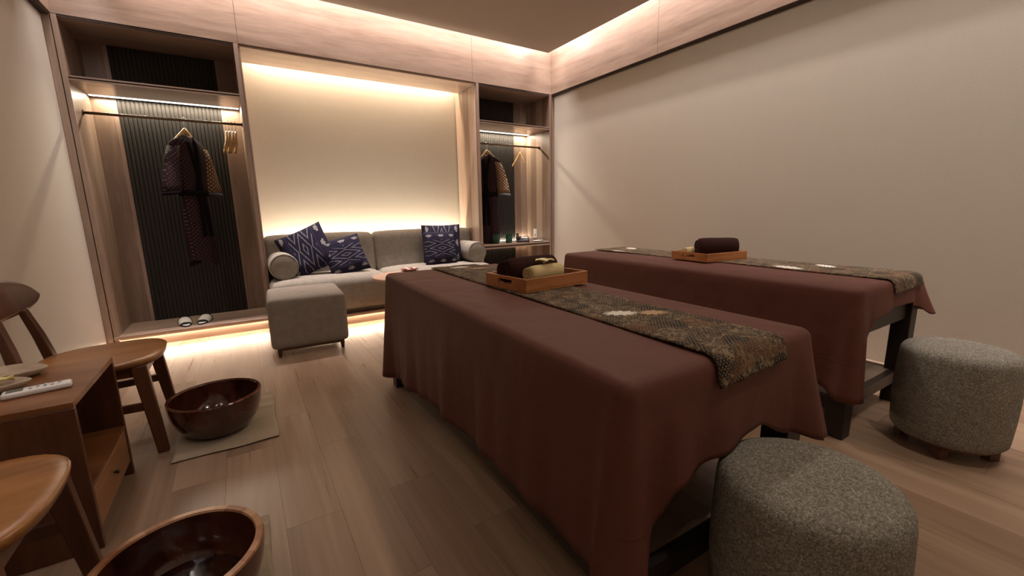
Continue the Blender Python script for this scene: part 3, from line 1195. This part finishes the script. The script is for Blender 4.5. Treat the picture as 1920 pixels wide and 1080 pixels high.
# ================================================================== STOOLS
def stool(label, loc, rz):
    t = thing('round_stool', label, 'stool', loc, rz, 'round speckled stools')
    bm = bmesh.new()
    R = .205
    prof = [(0, .460), (.08, .4595), (.13, .457), (.160, .452), (.176, .443), (.185, .429), (.188, .412)]
    prof += [(.188 + .005 * math.sin(PI * k / 8), .412 - .312 * k / 8) for k in range(1, 9)]
    prof += [(.186, .078), (.178, .066), (.165, .060), (0, .060)]
    lathe(bm, prof[::-1], 64)
    link('upholstered_drum', bm, tweed_m, t, True)
    bm = bmesh.new()
    lathe(bm, [(0, .046), (.155, .046), (.155, .060), (0, .060)], 40)
    link('base_plate', bm, teak_z, t)
    for k in range(4):
        a = PI / 4 + k * PI / 2
        bm = bmesh.new()
        x, y = .138 * math.cos(a), .138 * math.sin(a)
        box(bm, x - .021, x + .021, y - .021, y + .021, 0, .046)
        bevel(bm, .003, 1)
        link('foot', bm, teak_z, t)
    return t
stool('round speckled grey stool at the near end of the first bed', (-2.480, -4.114, 0), .3)
stool('round speckled grey stool at the near end of the bed along the right wall', (-1.000, -4.075, 0), .9)

# ================================================================== CHAIRS
def chair(label, loc, rz):
    """teak chair facing +X, origin on the floor under the seat centre"""
    t = thing('wooden_chair', label, 'chair', loc, rz, 'teak chairs along the left wall')
    SZ = .440
    # seat outline: wide rounded front, narrower rear
    pts = []
    n = 48
    for k in range(n):
        a = 2 * PI * k / n
        ca, sa = math.cos(a), math.sin(a)
        e = 2.9
        r = (abs(ca) ** e + abs(sa) ** e) ** (-1 / e)
        x, y = .225 * r * ca, .235 * r * sa
        y *= 1 + .10 * (x / .225) - .04
        pts.append((x, y))
    bm = bmesh.new()
    prev = None
    def seat_z(x, y):
        d = min(1, math.hypot(x / .2, y / .21))
        return SZ - .010 * (1 - d ** 2.5)
    rings = []
    for sc in (1.0, .97, .85, .65, .4, .15):
        rings.append([bm.verts.new((x * sc, y * sc, (SZ - .006 if sc == 1 else seat_z(x * sc, y * sc)))) for x, y in pts])
    low = [bm.verts.new((x * .975, y * .975, SZ - .028)) for x, y in pts]
    for A, Bq in zip([low] + rings, rings):
        for k in range(n):
            bm.faces.new((A[k], A[(k + 1) % n], Bq[(k + 1) % n], Bq[k]))
    bm.faces.new(rings[-1])
    bm.faces.new(low[::-1])
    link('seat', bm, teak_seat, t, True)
    def leg(p0, p1, p2=None, nm='leg'):
        bm = bmesh.new()
        bar(bm, p0, p1, .036, .056, .030, .042, up=(1, 0, 0))
        bevel(bm, .005, 2)
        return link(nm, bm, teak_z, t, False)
    for sy in (-1, 1):
        leg((.150, sy * .190, SZ - .028), (.188, sy * .222, 0))
    # rear legs run up to the backrest with a bend at the seat
    for sy in (-1, 1):
        bm = bmesh.new()
        path = [(-.255, .195, 0, .030, .028), (-.225, .178, .25, .040, .032), (-.215, .165, .43, .050, .036), (-.232, .150, .54, .048, .032), (-.258, .130, .665, .040, .026)]
        rr = []
        for (x, y, z, wy, wx) in path:
            rr.append([bm.verts.new((x + sx_ * wx / 2, sy * y + sy_ * wy / 2, z)) for sx_, sy_ in ((-1, -1), (1, -1), (1, 1), (-1, 1))])
        for A, Bq in zip(rr, rr[1:]):
            for k in range(4):
                bm.faces.new((A[k], A[(k + 1) % 4], Bq[(k + 1) % 4], Bq[k]))
        bm.faces.new(rr[0][::-1])
        bm.faces.new(rr[-1])
        bevel(bm, .004, 2)
        link('rear_leg', bm, teak_z, t)
    # aprons and stretchers
    bm = bmesh.new()
    bar(bm, (.155, -.185, SZ - .060), (.155, .185, SZ - .060), .018, .050)
    link('front_apron', bm, teak_z, t)
    for sy in (-1, 1):
        bm = bmesh.new()
        bar(bm, (.150, sy * .185, SZ - .055), (-.21, sy * .165, SZ - .055), .018, .044)
        link('side_apron', bm, teak_z, t)
        bm = bmesh.new()
        bar(bm, (.166, sy * .206, .225), (-.225, sy * .180, .225), .020, .034)
        link('side_stretcher', bm, teak_z, t)
    # curved paddle backrest
    bm = bmesh.new()
    nu, nv = 32, 10
    fr, bk = {}, {}
    for i in range(nu + 1):
        a = math.sin(PI / 2 * (-1 + 2 * i / nu))
        hh = .082 * (max(0, 1 - abs(a) ** 2.4)) ** .5
        zc = .715 + .012 * (1 - a * a)
        xb = -.235 - .045 * (1 - a * a)
        for k in range(nv + 1):
            b = -1 + 2 * k / nv
            z = zc + b * hh * (1.0 if b > 0 else .95)
            th = .0115 * (1 - .5 * abs(b) ** 4)
            lean = -.16 * (z - .715)
            fr[i, k] = bm.verts.new((xb + th + lean, a * .235, z))
            bk[i, k] = bm.verts.new((xb - th + lean, a * .235, z))
    for i in range(nu):
        for k in range(nv):
            bm.faces.new((fr[i, k], fr[i + 1, k], fr[i + 1, k + 1], fr[i, k + 1]))
            bm.faces.new((bk[i, k], bk[i, k + 1], bk[i + 1, k + 1], bk[i + 1, k]))
        for k in (0, nv):
            bm.faces.new((fr[i, k], fr[i + 1, k], bk[i + 1, k], bk[i, k]))
    for i in (0, nu):
        for k in range(nv):
            bm.faces.new((fr[i, k], fr[i, k + 1], bk[i, k + 1], bk[i, k]))
    bmesh.ops.remove_doubles(bm, verts=bm.verts[:], dist=.0005)
    link('backrest', bm, teak_z, t, True)
    return t
chair('teak chair with a paddle backrest behind the bedside cabinet, nearer the wardrobe', (-4.105, -1.90, 0), 0)
chair('teak chair nearest the camera, only its rounded seat and a leg in view', (-4.165, -3.14, 0), 0)

# ================================================================== BEDSIDE CABINET
NX0, NX1, NY0, NY1, NZ = -4.485, -4.0, -2.745, -2.25, .51
ns = thing('bedside_cabinet', 'teak bedside cabinet with open compartment and one drawer between the two chairs', 'cabinet')
pt = .020
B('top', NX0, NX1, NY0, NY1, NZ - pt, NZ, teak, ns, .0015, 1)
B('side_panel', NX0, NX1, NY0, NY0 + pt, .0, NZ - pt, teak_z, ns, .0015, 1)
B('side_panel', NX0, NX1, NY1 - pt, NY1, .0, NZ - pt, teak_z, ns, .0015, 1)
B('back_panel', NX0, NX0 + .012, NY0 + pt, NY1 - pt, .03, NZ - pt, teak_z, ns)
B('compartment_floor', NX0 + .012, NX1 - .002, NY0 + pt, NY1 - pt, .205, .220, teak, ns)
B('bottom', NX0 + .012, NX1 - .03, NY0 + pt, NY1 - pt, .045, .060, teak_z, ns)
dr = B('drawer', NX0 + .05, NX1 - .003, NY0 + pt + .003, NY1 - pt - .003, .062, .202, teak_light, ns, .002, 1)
bm = bmesh.new()
lathe(bm, [(0, 0), (.004, 0), (.004, .005), (.007, .008), (.008, .012), (.005, .015), (0, .016)], 18)
bmesh.ops.rotate(bm, verts=bm.verts[:], cent=(0, 0, 0), matrix=Matrix.Rotation(PI / 2, 3, 'Y'))
bmesh.ops.translate(bm, verts=bm.verts[:], vec=(NX1 - .003, (NY0 + NY1) / 2, .135))
link('knob', bm, darkwood, dr, True)

# leaf-shaped wooden dishes, their yellow contents, and the remote control
def leaf_dish(label, loc, rz, ln, wd):
    bm = bmesh.new()
    n = 36
    def out(sc, z):
        r = []
        for k in range(n):
            a = 2 * PI * k / n
            c, s_ = math.cos(a), math.sin(a)
            x = ln * c * (1 + .18 * max(0, c) ** 3)
            y = wd * s_ * (1 - .25 * max(0, c) ** 2)
            r.append(bm.verts.new((x * sc, y * sc, z)))
        return r
    rs = [out(.62, 0), out(.80, .006), out(1.0, .026), out(.97, .029), out(.78, .013), out(.4, .010)]
    for a, b in zip(rs, rs[1:]):
        for k in range(n):
            bm.faces.new((a[k], a[(k + 1) % n], b[(k + 1) % n], b[k]))
    bm.faces.new(rs[0][::-1])
    bm.faces.new(rs[-1])
    o = link('wooden_dish', bm, dish_m, None, True)
    o.location, o.rotation_euler = loc, (0, 0, rz)
    return tag(o, label, 'dish', 'wooden dishes on the cabinet')
leaf_dish('pale wooden dish at the back of the bedside cabinet top', (-4.255, -2.335, NZ), R_(-14), .092, .075)
leaf_dish('pale wooden dish with a yellow leaf, beside the remote control', (-4.262, -2.490, NZ), R_(-4), .095, .070)
for (lx, ly, lz, rz, lb) in ((-4.270, -2.475, NZ + .030, .3, 'yellow leaf lying on the wooden dish nearest the remote control'),):
    bm = bmesh.new()
    g = []
    for i in range(9):
        t = i / 8
        wd = .026 * math.sin(PI * (t * .94 + .04)) ** .8
        g.append([bm.verts.new((-.07 + .14 * t, s_ * wd, .006 * math.sin(t * 5) + .010 * abs(s_) + .004 * math.sin(t * 17 + s_ * 3))) for s_ in (-1, -.5, 0, .5, 1)])
    for a, b in zip(g, g[1:]):
        for i in range(4):
            bm.faces.new((a[i], b[i], b[i + 1], a[i + 1]))
    o = link('leaf', bm, soap_m, None, True)
    m = o.modifiers.new('thickness', 'SOLIDIFY')
    m.thickness = .003
    o.location, o.rotation_euler = (lx, ly, lz), (0, 0, rz)
    tag(o, lb, 'leaf')

rc = thing('remote_control', 'white remote control lying on the corner of the bedside cabinet', 'remote control', (-4.118, -2.575, NZ), R_(10))
link('body', soft_box(-.078, .078, -.023, .023, 0, .019, .008, .001, 8), white_plastic, rc, True)
B('screen', -.066, -.030, -.015, .015, .0185, .0202, lcd_m, rc)
for k in range(5):
    for q in (-1, 0, 1):
        bm = bmesh.new()
        lathe(bm, [(.0038, .019), (.0038, .0212), (.003, .0216), (0, .0216)], 12, -.014 + k * .016, q * .011)
        link('button', bm, grey_plastic if (k + q) % 3 else white_plastic, rc)

# ================================================================== FOOT BOWLS AND MATS
def mat_cloth(label, x0, x1, y0, y1, seed, rz=0):
    rnd = random.Random(seed)
    nx, ny = 40, 56
    bm = bmesh.new()
    g = {}
    cx, cy = (x0 + x1) / 2, (y0 + y1) / 2
    p = [rnd.random() * 6 for _ in range(4)]
    for i in range(nx + 1):
        for k in range(ny + 1):
            u, v = i / nx, k / ny
            x, y = x0 + (x1 - x0) * u - cx, y0 + (y1 - y0) * v - cy
            far = max(0, min(1, (v - .45) * 3)) * max(0, min(1, (u - .55) * 4))
            z = .0055 + .012 * far * max(0, math.sin(y * 62 + x * 14 + p[0])) ** 2 + .0008 * math.sin(x * 33 + p[1]) * math.sin(y * 27 + p[2])
            g[i, k] = bm.verts.new((x + .004 * math.sin(v * 9 + p[3]), y + .004 * math.sin(u * 8), z))
    for i in range(nx):
        for k in range(ny):
            bm.faces.new((g[i, k], g[i + 1, k], g[i + 1, k + 1], g[i, k + 1]))
    o = link('floor_mat', bm, mat_m, None, True)
    o.location, o.rotation_euler = (cx, cy, 0), (0, 0, rz)
    m = o.modifiers.new('thickness', 'SOLIDIFY')
    m.thickness = .004
    m.offset = -1
    return tag(o, label, 'mat', 'linen mats under the foot bowls')
mat_cloth('creased linen mat on the floor under the foot bowl nearer the wardrobe', -3.875, -3.46, -2.285, -1.70, 2, R_(-1))
mat_cloth('linen mat under the foot bowl at the bottom edge, mostly hidden', -3.96, -3.54, -3.47, -2.885, 5, R_(1))

def foot_bowl(label, loc, R, H, rz, rim=.935, rmat=None):
    t = thing('foot_bowl', label, 'bowl', loc, rz, 'lacquered wooden foot bowls')
    bm = bmesh.new()
    outer = [(0, 0), (.50, 0), (.58, .02), (.74, .16), (.88, .38), (.965, .64), (.995, .85), (1.0, .975)]
    lip = [(.985, 1.0), (rim, 1.0)]
    inner = [(rim - .015, .97), (rim - .03, .80), (.86, .60), (.78, .38), (.62, .20), (.40, .12), (0, .10)]
    lathe(bm, [(r * R, z * H) for r, z in outer], 72)
    link('shell', bm, bowl_m, t, True)
    bm = bmesh.new()
    lathe(bm, [(r * R, z * H) for r, z in [(1.0, .975)] + lip + [inner[0]]], 72)
    link('rim', bm, rmat or rim_m, t, False)
    bm = bmesh.new()
    lathe(bm, [(r * R, z * H) for r, z in inner], 72)
    link('inside', bm, bowl_m, t, True)
    bm = bmesh.new()
    lathe(bm, [(0, .34 * H), (.755 * R, .34 * H)], 64)
    w_ = link('water', bm, water_m, t, True)
    return t
foot_bowl('lacquered wooden foot bowl of water on the mat beside the far chair', (-3.705, -2.045, .007), .196, .192, .4, .935, rim_dark)
foot_bowl('lacquered wooden foot bowl with a striped rim at the bottom edge of the view', (-3.742, -3.215, .007), .192, .192, 1.9, .90)

# ================================================================== SLIPPERS
def slipper(label, loc, rz, side):
    t = thing('slipper', label, 'slipper', loc, rz, 'pair of slippers')
    n = 36
    pts = []
    for k in range(n):
        a = 2 * PI * k / n
        c, s_ = math.cos(a), math.sin(a)
        y = .132 * s_
        x = .047 * c * (1 + .10 * s_) + .004 * side * s_
        pts.append((x, y))
    bm = bmesh.new()
    prism(bm, [(x * 1.03, y * 1.015) for x, y in pts], 0, .010)
    link('sole', bm, black_trim, t)
    bm = bmesh.new()
    prism(bm, [(x * .90, y * .965) for x, y in pts], .010, .0135)
    link('insole', bm, slipper_m, t)
    # upper band arching over the foot; the open toe points to -Y
    def arch(y, lift):
        w_ = .047 * math.sqrt(max(0, 1 - (y / .134) ** 2)) * (1 + .10 * y / .132) * 1.05
        return [(w_ * math.cos(PI - PI * k / 16), y, .006 + lift * math.sin(PI * k / 16) ** .7) for k in range(17)]
    bm = bmesh.new()
    rows = []
    for i in range(9):
        y = -.078 + .120 * i / 8
        rows.append([bm.verts.new(p) for p in arch(y, .024 + .030 * (i / 8) ** .8)])
    for a, b in zip(rows, rows[1:]):
        for k in range(16):
            bm.faces.new((a[k], a[k + 1], b[k + 1], b[k]))
    u = link('upper', bm, slipper_m, t, True)
    m = u.modifiers.new('thickness', 'SOLIDIFY')
    m.thickness = .004
    for y, lf in ((-.079, .024), (.043, .054)):
        bm = bmesh.new()
        tube(bm, arch(y, lf), .0055, 8)
        link('edging', bm, black_trim, t, True)
    return t
slipper('white slipper with black edging on the wardrobe floor, the left of the pair', (-4.010, .165, ZP), R_(8), -1)
slipper('white slipper with black edging on the wardrobe floor, the right of the pair', (-3.868, .185, ZP), R_(-10), 1)

# ================================================================== HANGERS AND ROBES
def hanger(label, loc, rz, group):
    """wooden clothes hanger; local X along the shoulders, hook hangs on the rail at z = 0"""
    t = thing('clothes_hanger', label, 'hanger', loc, rz, group)
    bm = bmesh.new()
    hook = [(.0, 0, -.075), (.0, 0, -.045)]
    hook += [(.016 * math.sin(a) , 0, -.006 + -.016 * math.cos(a) - .0) for a in [PI * k / 8 for k in range(0, 11)]]
    hook = [(0, 0, -.085), (0, 0, -.040)] + [(.0175 * math.sin(a), 0, -.0225 + .0 - .0175 * math.cos(a) + .0225) for a in [k * PI / 8 for k in range(1, 12)]]
    tube(bm, hook, .0022, 6)
    link('hook', bm, chrome, t, True)
    bm = bmesh.new()
    n = 20
    for_r = []
    for i in range(n + 1):
        a = -1 + 2 * i / n
        x = .150 * a
        z = -.085 - .15 * abs(a) ** 1.1
        hh = .036 * (1 - .45 * abs(a))
        y = .030 * a * a
        th = .007
        for_r.append([bm.verts.new((x, y + sy * th, z + sz * hh / 2)) for sy, sz in ((-1, -1), (1, -1), (1, 1), (-1, 1))])
    for A, Bq in zip(for_r, for_r[1:]):
        for k in range(4):
            bm.faces.new((A[k], A[(k + 1) % 4], Bq[(k + 1) % 4], Bq[k]))
    bm.faces.new(for_r[0][::-1])
    bm.faces.new(for_r[-1])
    link('shoulder_bar', bm, hanger_m, t, True)
    return t
RZ = 1.865 + .006
hanger('wooden hanger carrying the dotted robe in the tall wardrobe', (-3.805, .22, RZ), R_(50), 'hangers with robes')
hanger('wooden hanger carrying the robe in the corner wardrobe', (-.820, .24, RZ), R_(-52), 'hangers with robes')
for k, (xx, dz) in enumerate(((-3.508, 92), (-3.484, 88), (-3.460, 91), (-3.436, 87))):
    hanger('empty wooden hanger in the tall wardrobe, %s of the four bunched ones' % ('leftmost', 'second from left', 'third from left', 'rightmost')[k],
           (xx, .22, RZ), R_(dz), 'empty hangers in the tall wardrobe')
hanger('empty wooden hanger on the rail of the corner wardrobe', (-.335, .22, RZ), R_(88), 'empty hangers in the corner wardrobe')

def robe(label, loc, rz, gold_side=1, L=1.09):
    """kimono robe hanging from its hanger; local X along the shoulders, -Y is the front"""
    t = thing('kimono_robe', label, 'robe', loc, rz, 'dotted kimono robes')
    n = 48
    bm = bmesh.new()
    rings = []
    prof = [(0, .040, .030), (-.020, .085, .040), (-.050, .140, .048), (-.085, .172, .055), (-.13, .176, .060), (-.22, .162, .064), (-.34, .148, .062),
            (-.44, .130, .055), (-.50, .122, .052), (-.56, .124, .056), (-.70, .130, .062), (-.85, .134, .068), (-1.0, .136, .072), (-L, .138, .074)]
    def depth(x, z):
        for (z0, a0, b0), (z1, a1, b1) in zip(prof, prof[1:]):
            if z1 <= z <= z0:
                q = (z0 - z) / (z0 - z1)
                a_, b_ = a0 + (a1 - a0) * q, b0 + (b1 - b0) * q
                return b_ * (1 + .16 * min(1, -z / L)) * math.sqrt(max(.05, 1 - (x / a_) ** 2))
        return .05
    for (z, a, b) in prof:
        d = min(1, -z / L)
        r = []
        for k in range(n):
            an = 2 * PI * k / n
            f = 1 + .10 * d * math.sin(an * 7 + 1) + .06 * d * math.sin(an * 11)
            hem = 0 if z > -L + .01 else .03 * math.sin(an * 2 + .6)
            r.append(bm.verts.new((a * math.cos(an) * (1 + .03 * d * math.sin(an * 5)), b * math.sin(an) * f, z + hem)))
        rings.append(r)
    for A, Bq in zip(rings, rings[1:]):
        for k in range(n):
            bm.faces.new((A[k], A[(k + 1) % n], Bq[(k + 1) % n], Bq[k]))
    body = link('body', bm, robe_m, t, True)
    # sleeves: wide hanging tubes
    for sx in (-1, 1):
        bm = bmesh.new()
        rr = []
        st = [(.128, -.095, .050, .048), (.165, -.20, .064, .052), (.188, -.31, .074, .050), (.204, -.42, .082, .048), (.210, -.475, .084, .047)]
        for q, (x, z, wx, wy) in enumerate(st):
            ring = []
            for k in range(28):
                an = 2 * PI * k / 28
                tilt = .35 * math.cos(an) * wx
                ring.append(bm.verts.new((sx * (x + wx * math.cos(an)), wy * math.sin(an) * (1 + .12 * math.sin(an * 4 + q)), z - tilt * .35)))
            rr.append(ring)
        for A, Bq in zip(rr, rr[1:]):
            for k in range(28):
                bm.faces.new((A[k], A[(k + 1) % 28], Bq[(k + 1) % 28], Bq[k]))
        sl = link('sleeve', bm, sleeve_m if sx == gold_side else robe_m, t, True)
        m = sl.modifiers.new('thickness', 'SOLIDIFY')
        m.thickness = .003
        bm = bmesh.new()
        x, z, wx, wy = st[-1]
        rr = []
        for dz in (0.004, -.022):
            rr.append([bm.verts.new((sx * (x + .003 + (wx + .003) * math.cos(2 * PI * k / 28)), (wy + .003) * math.sin(2 * PI * k / 28), z + dz - .35 * .35 * math.cos(2 * PI * k / 28) * wx)) for k in range(28)])
        for k in range(28):
            bm.faces.new((rr[0][k], rr[0][(k + 1) % 28], rr[1][(k + 1) % 28], rr[1][k]))
        cf = link('cuff', bm, cuff_m if sx == gold_side else robe_dark, sl, True)
        m = cf.modifiers.new('thickness', 'SOLIDIFY')
        m.thickness = .003
    # crossed collar bands on the front and the belt
    for sx in (-1, 1):
        bm = bmesh.new()
        rr = []
        for q in range(9):
            tt = q / 8
            z = -.006 - .455 * tt
            x = sx * (.044 * (1 - tt) - .014 * tt)
            wid = .018 + .006 * min(1, tt * 3)
            rr.append([bm.verts.new((x + e, -depth(x + e, z) - (.008 if sx > 0 else .004), z)) for e in (-wid, wid)])
        for A, Bq in zip(rr, rr[1:]):
            bm.faces.new((A[0], A[1], Bq[1], Bq[0]))
        c = link('collar_band', bm, robe_dark, t, True)
        m = c.modifiers.new('thickness', 'SOLIDIFY')
        m.thickness = .005
    bm = bmesh.new()
    rr = []
    for z in (-.455, -.505):
        rr.append([bm.verts.new((.136 * math.cos(2 * PI * k / 40), .066 * math.sin(2 * PI * k / 40), z)) for k in range(40)])
    for k in range(40):
        bm.faces.new((rr[0][k], rr[0][(k + 1) % 40], rr[1][(k + 1) % 40], rr[1][k]))
    bl = link('belt', bm, robe_dark, t, True)
    m = bl.modifiers.new('thickness', 'SOLIDIFY')
    m.thickness = .004
    for s_ in (-1, 1):
        bm = bmesh.new()
        bar(bm, (.02 * s_, -.074, -.49), (.035 * s_, -.082, -.86), .034, .004, .036, .004, up=(0, 1, 0))
        link('belt_end', bm, robe_dark, bl)
    B('neck_label', -.018, .018, -.036, -.033, -.012, -.004, slipper_m, t)
    return t
robe('dark dotted kimono robe with a gold sleeve hanging in the tall wardrobe', (-3.805, .22, RZ - .135), R_(50))
robe('dark dotted kimono robe half hidden behind the divider in the corner wardrobe', (-.820, .24, RZ - .135), R_(-52))

# ================================================================== CORNER WARDROBE SHELF
SHZ = .643
def mug(label, loc, rz):
    t = thing('glass_mug', label, 'mug', loc, rz, 'green glass mugs on the low shelf')
    bm = bmesh.new()
    prof = [(0, 0), (.036, 0), (.040, .006), (.043, .030), (.047, .050), (.046, .066), (.037, .084), (.041, .098), (.054, .116),
            (.051, .117), (.037, .098), (.033, .084), (.042, .066), (.043, .050), (.039, .030), (.034, .012), (0, .010)]
    lathe(bm, prof, 32)
    link('cup', bm, glass_m, t, True)
    for s_ in (-1, 1):
        bm = bmesh.new()
        pts = [(s_ * (.042 + .030 * math.sin(PI * k / 8)), 0, .058 + .052 * k / 8) for k in range(9)]
        tube(bm, pts, .0055, 8)
        link('handle', bm, glass_m, t, True)
    return t
mug('green glass mug with two ears on the low shelf, nearer the hanging robe', (-.800, .105, SHZ), .5)
mug('green glass mug with two ears on the low shelf, nearer the telephone', (-.610, .105, SHZ), .5)

ph_ = thing('telephone', 'black desk telephone with a light display on the low shelf', 'telephone', (-.395, .105, SHZ), R_(-28))
bm = bmesh.new()
vs = box(bm, -.085, .085, -.080, .080, 0, .028)
for v in bm.verts:
    if v.co.y > 0 and v.co.z > .02:
        v.co.z = .075
bevel(bm, .006, 2)
link('body', bm, black_plastic, ph_)
hs = bmesh.new()
tube(hs, [(-.062, -.070, .050), (-.062, -.045, .064), (-.062, .030, .088), (-.062, .070, .096)], [.020, .017, .016, .020], 12)
link('handset', hs, black_plastic, ph_, True)
bm = bmesh.new()
bar(bm, (.025, .035, .066), (.025, -.015, .051), .085, .004)
link('display', bm, white_plastic, ph_)
for i in range(3):
    for k in range(4):
        bm = bmesh.new()
        box(bm, .0 + i * .022, .014 + i * .022, -.072 + k * .013, -.063 + k * .013, .030 + k * .0035, .037 + k * .0035)
        link('key', bm, grey_plastic, ph_)

nb = thing('notepad', 'thin dark notepad lying beside the telephone on the low shelf', 'notepad', (-.185, .070, SHZ), R_(12))
B('cover', -.075, .075, -.055, .055, 0, .010, black_plastic, nb, .001, 1)
B('pages', -.073, .073, -.0535, .0535, .010, .013, slipper_m, nb)
B('clip', -.030, .030, .040, .054, .013, .019, bronze, nb)

sk = thing('wall_socket', 'white double wall socket on the side panel of the corner wardrobe', 'socket', (XR - .030, .320, .735))
B('plate', -.008, 0, -.040, .040, -.060, .060, white_plastic, sk, .002, 1)
B('rocker', -.011, -.008, -.022, .022, .008, .046, white_plastic, sk, .001, 1)
bm = bmesh.new()
lathe(bm, [(0, 0), (.019, 0), (.019, .002), (.015, .003), (0, .003)], 20)
bmesh.ops.rotate(bm, verts=bm.verts[:], cent=(0, 0, 0), matrix=Matrix.Rotation(-PI / 2, 3, 'Y'))
bmesh.ops.translate(bm, verts=bm.verts[:], vec=(-.008, 0, -.028))
link('outlet', bm, grey_plastic, sk)
